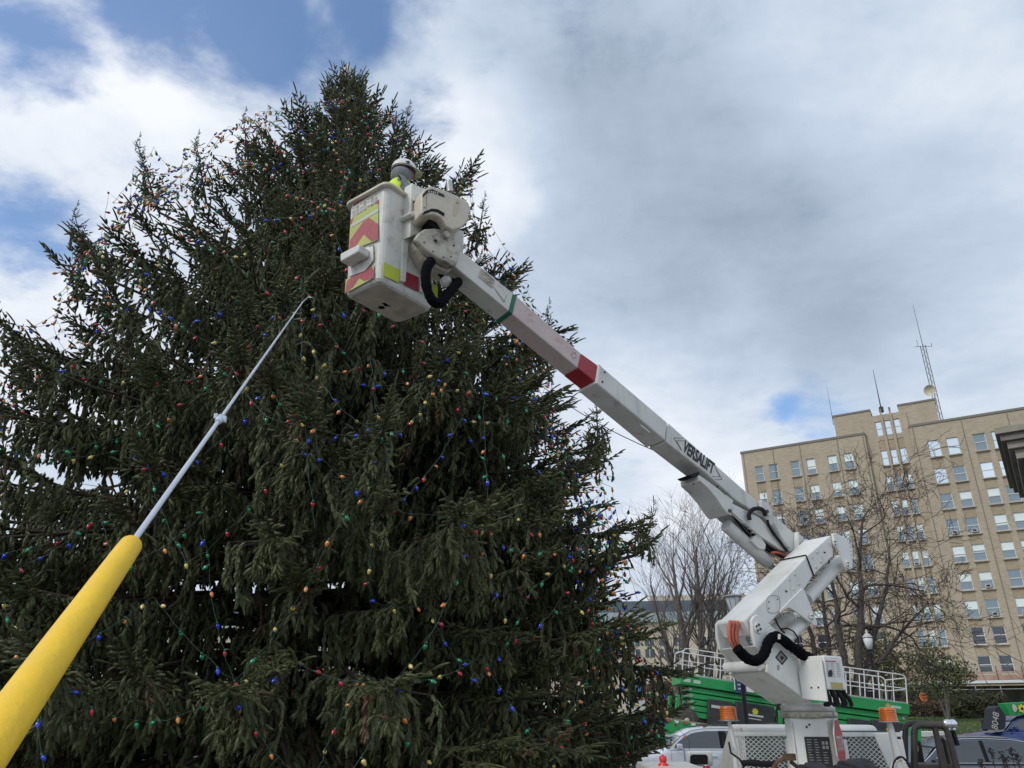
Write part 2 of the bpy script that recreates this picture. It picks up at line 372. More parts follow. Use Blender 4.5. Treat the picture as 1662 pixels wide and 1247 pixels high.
def win_meshes(wd, ht, kind, blind):
    """frame, two panes and sill in local coordinates: x along the wall, -y outwards"""
    key = (round(wd, 2), round(ht, 2), kind, round(blind, 2))
    if key in frames: return frames[key]
    f = MB(); t = .085
    f.box((wd / 2, 0, ht - t / 2), (wd, .1, t)).box((wd / 2, 0, t / 2), (wd, .1, t)).box((t / 2, 0, ht / 2), (t, .1, ht - 2 * t)).box((wd - t / 2, 0, ht / 2), (t, .1, ht - 2 * t)).box((wd / 2, -.02, ht * .5), (wd - 2 * t, .1, .09))
    fm = f.mesh('window', M['wframe'])
    def pane(z0, z1, mats_, split=None):
        p = MB(); x0, x1 = t, wd - t
        if split and z0 < split < z1:
            p.box(((x0 + x1) / 2, .02, (z0 + split) / 2), (x1 - x0, .02, split - z0)); p.cur = 1; p.box(((x0 + x1) / 2, .02, (z1 + split) / 2), (x1 - x0, .02, z1 - split))
        else:
            p.cur = 1 if split is not None and split <= z0 else 0
            p.box(((x0 + x1) / 2, .02, (z0 + z1) / 2), (x1 - x0, .02, z1 - z0))
        return p.mesh('pane', mats_)
    base = {'dark': M['w_dark'], 'mid': M['w_mid'], 'bright': M['w_bright'], 'blind': M['w_mid']}[kind]
    up = {'dark': M['w_dark'], 'mid': M['w_mid'], 'bright': M['w_bright'], 'blind': M['w_blind']}[kind]
    sp = ht * blind
    lo = pane(t, ht * .5 - .05, [base, up], sp); hi = pane(ht * .5 + .05, ht - t, [base, up], sp if kind == 'blind' else None)
    sl = MB().box((wd / 2, -.16, -.07), (wd + .22, .5, .13)).mesh('sill', M['stone'])
    frames[key] = (fm, lo, hi, sl); return frames[key]
wall_rot = math.atan2(FA.u.y, FA.u.x)
def window(s0, s1, z0, z1, w, kind, blind=.5, ac=None, sill=True):
    fm, lo, hi, sl = win_meshes(s1 - s0, z1 - z0, kind, blind)
    p = fpt(s0, z0, w - .2) - bld.location
    f = link('window', fm, bld, loc=p, rot=(0, 0, wall_rot))
    for nm, me in (('pane', lo), ('pane', hi)) + ((('sill', sl),) if sill else ()): link(nm, me, f, loc=(0, 0, 0))
    if ac:
        a = MB(); x = (s1 - s0) * ac; a.box((x, -.28, .30), (.62, .6, .42)); a.cur = 1; a.box((x, -.585, .30), (.42, .012, .26))
        a.mesh('air_conditioner', [M['wframe'], M['ink']]); link('air_conditioner', a.mesh('air_conditioner', [M['paper'], M['darksteel']]), f, loc=(0, 0, 0))
ZB = 2.6
for (name, s0, s1, zt, w, cols) in (('left', 0, 17.2, 38.25, .9, WL), ('right', 22.85, 46, 38.25, .9, WR)):
    holes = [(a, b, z0, z1) for a, b in cols for z0, z1 in rows()]
    rec = [(a, b, ZB, 34.2) for a, b in cols]
    mb = MB(); wall_grid(mb, s0, s1, ZB, zt, w, holes, recess=rec)
    quadbox(mb, s0 + .01, s1 - .01, ZB, zt - .02, w - .36, -15)       # solid body behind the facade
    for a in (s0, s1): mb.add([fpt(a, ZB, w), fpt(a, ZB, w - .36), fpt(a, zt, w - .36), fpt(a, zt, w)], [(0, 1, 2, 3)])
    bpart(mb, 'wall', [brick, brick2], recalc=False)
    c = MB(); quadbox(c, s0 - .08, s1 + .08, zt + .002, zt + .35, w + .1, -15.1); bpart(c, 'coping', M['coping'], bevel=.03)
# middle tower
rC = [(37.9, 40.0)] + [(33.6, 35.75)] + [(t - 2.05, t) for t in rowtop[1:]]
holes = [(a, b, z0, z1) for a, b in WC for z0, z1 in rC]
mb = MB(); wall_grid(mb, 17.2, 22.85, ZB, 40.9, .35, holes, recess=[(18.45, 22.15, ZB, 41.6)][:0] + [(a, b, ZB, 37.2) for a, b in WC])
quadbox(mb, 17.2, 22.85, ZB, 40.88, .0, -10)
quadbox(mb, 13.5, 18.45, 38.1, 41.75, .2, -10); quadbox(mb, 22.0, 26.6, 38.1, 41.75, .2, -10)
for a in (19.75, 20.92): quadbox(mb, a - .13, a + .13, ZB, 41.3, .55, .352)
bpart(mb, 'wall', [brick, brick2], recalc=False)
c = MB(); quadbox(c, 13.42, 18.5, 41.752, 42.05, .28, -10.1); quadbox(c, 21.95, 26.7, 41.752, 42.05, .28, -10.1); bpart(c, 'coping', M['coping'], bevel=.03)
for a, b in ((19.6, 19.9), (20.8, 21.05)): c = MB(); quadbox(c, a, b, 41.302, 41.75, .6, .2); bpart(c, 'pinnacle', M['coping'])
c = MB()
for a in (.3, 4.6, 8.4, 13.5, 16.9): quadbox(c, a, a + .07, ZB, 38.2, .96, .902)
for a in (23.2, 29.0, 34.2): quadbox(c, a, a + .07, ZB, 38.2, .96, .902)
bpart(c, 'downpipe', M['coping'])
rs = random.Random(5)
for cols, w in ((WL, .9), (WR, .9)):
    for ci, (a, b) in enumerate(cols):
        for ri, (z0, z1) in enumerate(rows()):
            k = 'blind'; bl = rs.choice((.35, .45, .5, .55, .62)); ac = None
            if cols is WR and ri == 0: k = ('bright', 'bright', 'mid', 'bright')[ci % 4]
            elif cols is WR and ri == 1: k = 'bright' if ci != 1 else 'mid'
            elif ri >= 7: k = 'dark'
            elif rs.random() < .42: k = 'mid'
            if cols is WR and (ri, ci) in ((4 - 1, 0), (3, 1), (5, 1), (6, 1), (6, 2)): ac = .55
            elif ri > 3 and rs.random() < .12: ac = .5
            window(a, b, z0, z1, w, k, bl, ac)
for ci, (a, b) in enumerate(WC):
    for ri, (z0, z1) in enumerate(rC):
        window(a, b, z0, z1, .35, 'bright' if ri < 2 else ('blind' if rs.random() < .6 else 'mid'), rs.choice((.4, .5, .6)), .5 if (ri in (5, 6) and ci == 1) else None, sill=ri > 0)
# sidewalk shed along the foot of the building
sh = thing('scaffold_shed', fpt(20, 2.6, 6), 'long white roofed scaffold canopy along the foot of the brick building', 'scaffold')
mb = MB(); quadbox(mb, 4, 44, 5.55, 5.85, 6.2, 2.2); mb.build('canopy_beam', mat('white_beam', (.72, .74, .74), .5), sh, bevel=.02)
mb = MB(); quadbox(mb, 4, 44, 3.1, 3.16, 6.15, 6.1); quadbox(mb, 4, 44, 4.9, 4.97, 6.15, 6.1); quadbox(mb, 4, 44, 7.3, 7.34, 6.1, 6.06); quadbox(mb, 4, 44, 6.6, 6.64, 6.1, 6.06); mb.build('rail', M['steel'], sh)
post = MB().box((0, 0, 1.5), (.09, .09, 3.0)).mesh('post', M['steel']); upp = MB().box((0, 0, .75), (.06, .06, 1.5)).mesh('upright', M['darksteel'])
for i in range(17):
    a = 4.2 + i * 2.45
    q = fpt(a, 2.55, 6.0) - sh.location; link('post', post, sh, loc=q)
    q = fpt(a, 5.86, 5.9) - sh.location; link('upright', upp, sh, loc=q)
mb = MB(); quadbox(mb, 4, 44, 2.6, 5.4, 2.3, 2.2); mb.build('back_shade_panel', mat('shadowed_panel', (.12, .105, .09), .9, var=.3, vscale=1), sh)  # shade below the canopy is put into this panel's dark colour
mb = MB(); quadbox(mb, 14, 44, 6.05, 7.0, 1.1, 1.02); mb.build('brick_apron', mat('pink_brick', (.42, .27, .20), .9, var=.15, vscale=1), sh)
# masts on the roof
def mast(pb, pt_, Y, r, label, name='radio_mast'):
    b = at(*pb, Y); t = at(*pt_, Y); t = Vector((b.x, b.y, t.z)); o = thing(name, b, label, 'antenna')
    MB().tube([b, b.lerp(t, .5), t], [r, r * .6, r * .25], 6).build('pole', M['darksteel'], o); return o, b, t
o, b, t = mast((1353, 690), (1343, 628), 112, .05, 'thin whip antenna at the left corner of the tower roof')
o, b, t = mast((1431, 668), (1417, 600), 113, .11, 'single dark pole antenna on the middle of the tower roof')
MB().box(b + Vector((0, 0, .3)), (.5, .5, .9)).build('base', M['darksteel'], o)
Yt = FA.P(1530, 692, -2.0).y
b = FA.P(1529, 692, -2.0); t0 = at(1503, 560, Yt).z; t1 = at(1490, 495, Yt).z
o = thing('lattice_mast', b, 'tall lattice radio mast with a round dish on the right roof', 'antenna')
mb = MB(); s_ = .38
legs = [Vector((b.x + s_ * math.cos(a), b.y + s_ * math.sin(a), 0)) for a in (0, 2.09, 4.19)]
for l in legs: mb.tube([(l.x, l.y, b.z - .5), (l.x, l.y, t0)], .045, 5)
mb.build('mast_leg', M['darksteel'], o); mb = MB(); nz_ = 26
for i in range(nz_):
    za = b.z + (t0 - b.z) * i / nz_; zb = b.z + (t0 - b.z) * (i + 1) / nz_
    for k in range(3):
        p, q = legs[k], legs[(k + 1) % 3]
        if i % 2: p, q = q, p
        mb.tube([(p.x, p.y, za), (q.x, q.y, zb)], .022, 4, cap=False)
mb.build('lattice', M['steel'], o)
MB().tube([(b.x, b.y, t0 - .5), (b.x, b.y, t1)], [.05, .02], 5).build('whip', M['darksteel'], o)
mb = MB(); mb.tube([(b.x - 1.2, b.y, t0 - .3), (b.x + 1.3, b.y, t0 - .2)], .035, 5); mb.tube([(b.x + 1.3, b.y, t0 - .2), (b.x + 1.3, b.y, t0 + .3)], .04, 5); mb.tube([(b.x - .7, b.y, t0 - .3), (b.x - .7, b.y, t0 + .8)], .03, 5); mb.build('crossarm', M['darksteel'], o)
dp = at(1510, 634, Yt - 1); dd = (Vector((0, 0, 2)) - dp).normalized(); dd = (dd + Vector((-.5, 0, .1))).normalized()
mb = MB(); mb.lathe(dp, [(.02, -.15), (.35, -.1), (.62, .05), (.78, .25), (.8, .25), (.64, .02), (.35, -.14), (.02, -.2)], dd, 18); mb.tube([dp, dp + dd * .5], .05, 6)
mb.build('dish', mat('cream_dish', (.6, .55, .42), .5), o)
MB().tube([dp - dd * .15, Vector((b.x, b.y, dp.z - .1))], .06, 5).build('dish_arm', M['steel'], o)

# ================================================================== LOW BUILDING BEHIND THE BARE TREE
LB = Plane(at(1100, 1100, 82), (1, -.12))
lb = thing('low_office_building', LB.pt(-10, 2.4), 'long low beige office building with bands of small windows and a blue grey roof', 'building')
pale = mat('beige_panel', (.62, .54, .42), .85, var=.12, vscale=.6)
zt = LB.hit(1100, 1010)[1]
mb = MB()
def lbox(mb, s0, s1, z0, z1, w0, w1):
    mb.hexa([LB.pt(s0, z0, w1), LB.pt(s1, z0, w1), LB.pt(s1, z0, w0), LB.pt(s0, z0, w0)], [LB.pt(s0, z1, w1), LB.pt(s1, z1, w1), LB.pt(s1, z1, w0), LB.pt(s0, z1, w0)])
lbox(mb, -75, 9.6, 2.3, zt, 0, -12); mb.build('wall', pale, lb)
mb = MB(); lbox(mb, -75.3, 9.9, zt + .002, zt + 1.0, .3, -12.3); mb.build('fascia', mat('pale_blue_fascia', (.36, .45, .46), .6), lb)
mb = MB(); lbox(mb, -75, 9.6, zt + 1.003, zt + 2.3, -1.0, -12); mb.build('roof', mat('slate_roof', (.10, .13, .16), .7, var=.15, vscale=.5), lb)
mb = MB(); lbox(mb, -2, 9, zt + 2.3, zt + 3.1, -3, -9); mb.build('plant_room', pale, lb)
wm = MB(); wm.box((0, -.02, .6), (1.0, .1, 1.2)); wm.cur = 1; wm.box((0, -.1, .6), (.07, .08, 1.2)); wmesh = wm.mesh('window', [M['w_dark'], M['wframe']])
zr = [LB.hit(1100, y)[1] for y in (1047, 1066, 1095)]
for z in zr:
    for i in range(40):
        s = 9 - i * 1.45
        if i % 6 == 5: continue
        link('window', wmesh, lb, loc=LB.pt(s, z, .02) - lb.location, rot=(0, 0, math.atan2(LB.u.y, LB.u.x)), scale=(.9, 1, .62))
# banner on a pole before it
bp_ = at(1053, 1130, 50); bn = thing('street_banner', (bp_.x, 50, gz(50)), 'orange street banner with a white ring and dark star beside the spruce', 'banner')
c_ = at(1055, 1107, 50)
MB().tube([(c_.x + .75, 50, gz(50)), (c_.x + .75, 50, c_.z + 1.5)], .05, 6).build('pole', M['darksteel'], bn)
MB().box(c_, (1.25, .03, 1.15)).build('cloth', mat('orange_cloth', (.58, .15, .04), .8, var=.1), bn)
MB().lathe(c_ + Vector((0, -.018, 0)), [(.42, 0), (.42, .008)], (0, -1, 0), 24).build('ring', mat('cream_print', (.62, .55, .32), .7), bn)
MB().lathe(c_ + Vector((0, -.03, 0)), [(.26, 0), (.26, .008)], (0, -1, 0), 24).build('disc', mat('white_print', (.65, .63, .58), .7), bn)
MB().slab([c_ + Vector((math.sin(i * math.pi / 5) * (.2 if i % 2 == 0 else .085), -.042, math.cos(i * math.pi / 5) * (.2 if i % 2 == 0 else .085))) for i in range(10)], (0, -.006, 0)).build('star', M['ink'], bn)
c2_ = at(1030, 1125, 46); bn = thing('street_banner', (c2_.x, 46, gz(46)), 'pale blue and white banner half hidden at the edge of the spruce', 'banner')
MB().tube([(c2_.x + .6, 46, gz(46)), (c2_.x + .6, 46, c2_.z + 1.4)], .05, 6).build('pole', M['darksteel'], bn)
MB().box(c2_ + Vector((0, 0, .3)), (1.1, .03, .7)).build('cloth', mat('blue_cloth', (.12, .2, .42), .8), bn)
MB().box(c2_ + Vector((0, 0, -.45)), (1.1, .03, .75)).build('lower_cloth', mat('white_cloth', (.6, .62, .64), .8), bn)

# ================================================================== CORNICE OF THE PORTICO AT THE RIGHT EDGE
rd = Vector((.558, .83, 0)); cd = Vector((.83, -.558, 0))
def atZ(px, py, Z): r = view_ray(px, py); t = (Z - EYE) / r.z; return Vector((r.x * t, r.y * t, Z))
Zc = 9.0
nc = atZ(1621, 728, Zc); fc = atZ(1648, 812, Zc); Lc = (fc - nc).dot(rd)
po = thing('stone_portico', nc + cd * 4 + Vector((0, 0, -Zc)), 'grey stone portico cornice jutting in at the right edge', 'building')
for i, (ins, z0, z1, m_) in enumerate(((0, .42, .62, 'stone'), (.10, .22, .42, 'coping'), (.22, .0, .22, 'stone'), (.36, -.28, 0, 'stone'))):
    p = nc + cd * ins + rd * ins
    ring = [p + Vector((0, 0, z0 + .001 * i)), p + cd * 7, p + cd * 7 + rd * (Lc - 2 * ins), p + rd * (Lc - 2 * ins)]
    for q in ring[1:]: q.z = Zc + z0 + .001 * i
    MB().slab(ring, (0, 0, z1 - z0 - .002)).build('cornice', mat('weathered_stone', (.30, .27, .22), .85, var=.2, vscale=2) if m_ == 'stone' else M['coping'], po, bevel=.015)
mb = MB()
for i in range(6):
    for j in range(14):
        p = nc + cd * (.75 + i * .9) + rd * (.75 + j * (Lc - 1.4) / 14); mb.box(p + Vector((0, 0, -.33)), (.5, .5, .09), Matrix.Rotation(math.atan2(rd.y, rd.x), 3, 'Z'))
mb.build('soffit_block', mat('dark_soffit', (.09, .075, .06), .9, var=.2), po)
p = nc + cd * .45 + rd * .45
MB().slab([Vector((q.x, q.y, Zc - .9)) for q in (nc + cd * 1.9 + rd * .45, nc + cd * 6.5 + rd * .45, nc + cd * 6.5 + rd * (Lc - .5), nc + cd * 1.9 + rd * (Lc - .5))], (0, 0, .6)).build('frieze', M['stone'], po)
for j in range(3):
    q = nc + cd * 2.4 + rd * (.9 + j * (Lc - 1.8) / 2)
    MB().lathe((q.x, q.y, gz(q.y)), [(.45, 0), (.45, .2), (.34, .3), (.30, Zc - 1.5 - gz(q.y)), (.42, Zc - 1.2 - gz(q.y)), (.42, Zc - .9 - gz(q.y))], n=16).build('column', M['stone'], po)
# wires crossing in front of the building
p, q = at(1545, 1005, 60), at(1700, 1095, 40)
tag(MB().tube([p.lerp(q, i / 8) + Vector((0, 0, -.25 * math.sin(math.pi * i / 8))) for i in range(9)], .022, 5).build('overhead_wire', M['darksteel']), 'thin dark wire crossing the lower right windows of the brick building', 'wire')
# ================================================================== BARE TREES
bark = mat('grey_bark', (.17, .15, .13), .95, var=.3, vscale=8, bump=.7, bscale=25)
dark_bark = mat('dark_bark', (.095, .08, .068), .95, var=.3, vscale=8, bump=.7, bscale=25); dark_twig = mat('dark_twig', (.085, .066, .055), .95, var=.2, vscale=10)
twigm = mat('twig_bark', (.16, .13, .11), .95, var=.2, vscale=10)
def grow(mbt, mbl, p, d, r, L, depth, rs, spread, up, crook, kids, minr, fine):
    """one limb as a crooked tapering tube, then its children"""
    n = max(3, int(L / .35)); pts = [p.copy()]; rr = [r]; d = d.normalized(); cur = p.copy(); ends = []
    for i in range(n):
        d = (d + Vector((rs.gauss(0, crook), rs.gauss(0, crook), rs.gauss(0, crook * .7) + up))).normalized()
        cur = cur + d * (L / n); pts.append(cur.copy()); rr.append(r * (1 - .55 * (i + 1) / n)); ends.append((cur.copy(), d.copy(), rr[-1]))
    (mbt if r > .035 else mbl).tube(pts, rr, 7 if r > .08 else (5 if r > .03 else 3), cap=False)
    if depth == 0: return
    for k in range(kids):
        q, dd, r2 = ends[min(n - 1, max(0, int(n * (.25 + .75 * (k + rs.random()) / kids))))]
        a = rs.uniform(0, 2 * math.pi); side = dd.orthogonal().normalized(); side = Matrix.Rotation(a, 3, dd) @ side
        nd = (dd + side * rs.uniform(spread * .6, spread * 1.3)).normalized()
        grow(mbt, mbl, q, nd, max(minr, r2 * rs.uniform(.5, .72)), L * rs.uniform(.55, .8), depth - 1, rs, spread, up, crook, kids if depth > 2 else fine, minr, fine)
def bare_tree(base, stems, label, rs, depth, spread, up, crook, kids, minr=.012, fine=4, name='bare_tree', group=None, dens=.3, mats=None):
    o = thing(name, base, label, 'tree', group); t, l = MB(), MB()
    for (p0, p1, r, frac) in stems:
        # a led stem from p0 to p1 that throws limbs all the way up
        d = (p1 - p0); L = d.length; n = 12; pts = []; rr = []; off = Vector((0, 0, 0))
        for i in range(n + 1):
            if i > 1: off = off + Vector((rs.gauss(0, crook * .35), rs.gauss(0, crook * .35), 0)) * L / n
            pts.append(p0 + d * (i / n) + off); rr.append(r * (1 - .82 * i / n))
        t.tube(pts, rr, 9)
        for i in range(int(n * frac), n + 1):
            for _ in range((2 if rs.random() < dens else 1) if i < n else 3):
                a = rs.uniform(0, 2 * math.pi); nd = (d.normalized() * (.75 if up > 0 else .35) + Vector((math.cos(a), math.sin(a), rs.uniform(0, .3))) * spread).normalized()
                grow(t, l, pts[i], nd, max(minr, rr[i] * rs.uniform(.42, .62)), L * rs.uniform(.24, .40) * (1.15 - .5 * i / n), depth, rs, spread, up, crook, kids, minr, fine)
    t.build('trunk', (mats or (bark, twigm))[0], o, recalc=False)
    tag(l.build('twigs', (mats or (bark, twigm))[1], o, recalc=False), kind='stuff')
    return o
YA = 36
pA = at(1125, 1120, YA); bA = Vector((pA.x, YA, gz(YA)))
rs_ = random.Random(21)
stA = [(bA, at(1090, 910, YA), .26, .3), (bA + Vector((.5, 0, 0)), at(1130, 895, YA), .24, .3), (bA + Vector((.7, .3, 0)), at(1185, 935, YA + .6), .18, .35), (bA + Vector((-.3, .2, 0)), at(1058, 950, YA - .4), .15, .35), (bA + Vector((.2, .2, 0)), at(1160, 905, YA + .6), .17, .35)]
bare_tree(bA, stA, 'leafless many stemmed tree with fine upright twigs between the spruce and the lift truck', rs_, 3, .50, .05, .06, 3, .006, 3, dens=.6)
YB = 34
pB = at(1376, 1120, YB); bB = Vector((pB.x, YB, gz(YB)))
stB = [(bB, at(1400, 840, YB), .24, .28), (bB + Vector((.15, .1, 1.2)), at(1455, 890, YB + .5), .19, .4), (bB + Vector((0, 0, 1.5)), at(1335, 880, YB - .3), .19, .35), (bB + Vector((.2, 0, 2.2)), at(1505, 985, YB), .16, .4)]
bare_tree(bB, stB, 'large leafless tree with crooked spreading limbs in front of the brick building', rs_, 4, .9, .0, .24, 3, .012, 2, dens=.2, mats=(dark_bark, dark_twig))
pC = at(1345, 1120, YB + 4); bC = Vector((pC.x, YB + 4, gz(YB + 4)))
bare_tree(bC, [(bC, at(1280, 880, YB + 4), .18, .35), (bC + Vector((.1, 0, 1.5)), at(1335, 900, YB + 4), .15, .4)], 'smaller crooked leafless tree rising behind the lower lift arm', rs_, 4, .95, 0, .24, 3, .011, 2, dens=.1, mats=(dark_bark, dark_twig))

# ================================================================== LEAFY SMALL TREES AND HEDGES
def leaf_cloud(name, blobs, n, size, m, parent=None, seed=1):
    r = np.random.default_rng(seed); V = []; 
    for (c, rad, w) in blobs:
        k = int(n * w); d = r.normal(size=(k, 3)); d /= np.linalg.norm(d, axis=1)[:, None]
        rr = r.random(k) ** .45 * (1 + .25 * np.sin(d[:, 0] * 5 + seed) * np.cos(d[:, 2] * 6))
        V.append(np.array(c) + d * rr[:, None] * np.array(rad))
    P0 = np.concatenate(V); k = len(P0); a = r.normal(size=(k, 3)); a /= np.linalg.norm(a, axis=1)[:, None]; b = np.cross(a, r.normal(size=(k, 3))); b /= np.linalg.norm(b, axis=1)[:, None]
    s_ = size * r.uniform(.6, 1.4, (k, 1)); Q = np.stack([P0 - a * s_, P0 + b * s_ * .5, P0 + a * s_, P0 - b * s_ * .5], 1)
    me = bpy.data.meshes.new(name); me.from_pydata(Q.reshape(-1, 3).tolist(), [], np.arange(4 * k).reshape(-1, 4).tolist()); me.materials.append(m)
    return tag(link(name, me, parent), kind='stuff')
olive = mat('olive_leaf', (.15, .15, .045), .7, var=.4, vscale=1.5); hedge_m = mat('hedge_leaf', (.055, .06, .025), .8, var=.4, vscale=1.5); brownleaf = mat('brown_hedge_leaf', (.11, .075, .045), .85, var=.35, vscale=2)
def small_tree(px, py, Y, blobs, n, label, m, seed):
    p = at(px, py, Y); b = Vector((p.x, Y, gz(Y))); o = thing('small_tree', b, label, 'tree')
    mb = MB(); rs = random.Random(seed)
    for k in range(5):
        e = p + Vector((rs.uniform(-1.6, 1.6), rs.uniform(-1, 1), rs.uniform(-.5, 1.5))); mb.tube([b, b.lerp(e, .5) + Vector((rs.uniform(-.3, .3), 0, 0)), e], [.11, .06, .02], 6)
    mb.build('trunk', bark, o, recalc=False)
    leaf_cloud('crown', [((at(x, y, Y + dy)), rad, w) for x, y, dy, rad, w in blobs], n, .11, m, o, seed)
small_tree(1425, 1075, 58, [(1420, 1055, 0, (2.0, 1.6, 1.5), .35), (1440, 1085, 1, (2.2, 1.6, 1.5), .35), (1400, 1040, 0, (1.0, 1, 1.6), .15), (1455, 1105, 0, (1.6, 1, 1), .15)], 3800, 'yellow green leafy tree behind the black lamp post', olive, 3)
small_tree(1525, 1100, 56, [(1505, 1070, 0, (1.5, 1.2, 1.3), .25), (1535, 1085, 1, (2.0, 1.5, 1.0), .3), (1515, 1110, 0, (2.2, 1.5, 1.2), .3), (1555, 1098, 0, (1.4, 1, .7), .15)], 3000, 'small olive green tree before the scaffold canopy', mat('dull_leaf', (.10, .115, .045), .75, var=.4, vscale=1.5), 5)
def hedge(px0, px1, Y, z, label, m, seed, ntot, name='hedge'):
    a, b = at(px0, 1150, Y), at(px1, 1150, Y); o = thing(name, (a.x / 2 + b.x / 2, Y, gz(Y)), label, 'hedge')
    nb = max(3, int((b.x - a.x) / 1.4)); rs = random.Random(seed)
    leaf_cloud('foliage', [((a.x + (b.x - a.x) * (i + .5) / nb, Y + rs.uniform(-.2, .2), gz(Y) + z * .5), (1.1, .9, z * rs.uniform(.5, .68)), 1 / nb) for i in range(nb)], ntot, .09, m, o, seed)
    leaf_mb = MB(); leaf_mb.box((a.x / 2 + b.x / 2, Y, gz(Y) + z * .4), (b.x - a.x - .6, 1.1, z * .75)); leaf_mb.build('shade_core', mat('hedge_shade', (.03, .028, .018), 1), o)  # solid core whose near-black colour stands in for the shade inside the hedge
hedge(1548, 1625, 62, 1.7, 'low clipped green hedge on the lawn left of the black boom', hedge_m, 4, 8000)
hedge(1470, 1640, 74, 2.1, 'long dark hedge under the scaffold canopy', hedge_m, 5, 12000)
hedge(1476, 1540, 68, 1.2, 'brown leaved hedge behind the right scissor lift', brownleaf, 6, 6000)
hedge(1060, 1120, 48, 2.6, 'reddish brown hedge below the many stemmed bare tree', brownleaf, 7, 7000)
hedge(1130, 1330, 52, 2.4, 'brown hedge behind the white lift railings', brownleaf, 8, 9000)

# ================================================================== LAMP POSTS
iron = mat('black_iron', (.02, .02, .022), .5); milky = mat('milky_lamp_glass', (.80, .83, .84), .25, coat=.3)
def lamp(px, py, Y, s, label, acorn):
    c = at(px, py, Y); b = Vector((c.x, Y, gz(Y))); h = c.z - b.z; o = thing('street_lamp', b, label, 'street lamp', None)
    MB().lathe(b, [(.22 * s, 0), (.22 * s, .15), (.15 * s, .5), (.11 * s, .9), (.085 * s, 1.1), (.07 * s, h - .7 * s), (.12 * s, h - .62 * s), (.07 * s, h - .55 * s), (.16 * s, h - .48 * s), (.16 * s, h - .42 * s)], n=14).build('post', iron, o)
    if acorn:
        MB().lathe(c, [(.14 * s, -.42 * s), (.22 * s, -.1 * s), (.25 * s, .12 * s), (.2 * s, .2 * s)], n=14).build('lantern_glass', milky, o)
        MB().lathe(c, [(.27 * s, .18 * s), (.28 * s, .23 * s), (.14 * s, .38 * s), (.05 * s, .45 * s), (.07 * s, .52 * s), (.01, .64 * s)], n=14).build('lantern_cap', M['paper'], o)
    else:
        MB().lathe(c, [(.14 * s, -.42 * s), (.30 * s, .12 * s)], n=8, smooth=False).build('lantern_glass', milky, o)
        mb = MB()
        for k in range(8):
            a = 2 * math.pi * k / 8; mb.tube([c + Vector((math.cos(a) * .15 * s, math.sin(a) * .15 * s, -.42 * s)), c + Vector((math.cos(a) * .31 * s, math.sin(a) * .31 * s, .12 * s))], .012 * s, 4)
        mb.build('glazing_bars', M['steel'], o)
        MB().lathe(c, [(.34 * s, .12 * s), (.34 * s, .17 * s), (.26 * s, .20 * s), (.08 * s, .23 * s), (.02 * s, .28 * s), (.012, .5 * s)], n=16).build('lantern_cap', mat('grey_cap', (.30, .30, .29), .5), o)
lamp(1409, 1041, 31.5, .70, 'black street lamp with a white acorn lantern before the brick building', True)
lamp(1190, 975, 22, .74, 'street lamp with a flat topped tapered glass lantern behind the lower lift arm', False)
# ================================================================== THE SPRUCE
TX, TY = -3.98, 14.0
PZ = [.5, 2, 4, 6, 8, 10, 11.5, 13, 13.8, 14.5, 15.1, 15.8]
PR = [6.2, 6.3, 6.1, 5.65, 4.95, 4.15, 3.35, 2.55, 2.05, 1.5, .85, .1]
def rad(z, az=None):
    r = np.interp(z, PZ, PR)
    if az is not None:       # lumpy outline, a little fuller on the left
        r = r * (1 + .05 * np.sin(az * 3 + z * .8) + .04 * np.sin(az * 7 - z * 1.7)) + np.where(np.cos(az) < -.3, .2, 0) * np.interp(z, [6, 9, 13.5, 15], [.6, 1, 1, 0])
    return r
spruce = thing('spruce_tree', (TX, TY, 0), 'tall dense spruce with drooping branches hung with coloured bulbs', 'tree')
MB().tube([(TX, TY, 0), (TX, TY, 4), (TX + .05, TY, 10), (TX, TY, 14), (TX, TY, 16.0)], [.34, .29, .18, .07, .02], 12).build('trunk', bark, spruce)

needle = bpy.data.materials.new('spruce_needle'); needle.use_nodes = True
T = NT(needle.node_tree); bs = needle.node_tree.nodes['Principled BSDF']
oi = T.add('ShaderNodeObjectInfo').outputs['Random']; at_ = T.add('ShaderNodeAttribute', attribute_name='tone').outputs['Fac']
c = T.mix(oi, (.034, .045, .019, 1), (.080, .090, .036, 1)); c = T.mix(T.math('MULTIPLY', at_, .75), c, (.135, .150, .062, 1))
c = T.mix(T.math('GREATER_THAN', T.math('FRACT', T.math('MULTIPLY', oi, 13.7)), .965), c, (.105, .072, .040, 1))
T.put(bs.inputs['Base Color'], c); bs.inputs['Roughness'].default_value = .55; bs.inputs['Specular IOR Level'].default_value = .35
twig = mat('spruce_twig', (.065, .047, .032), .9)

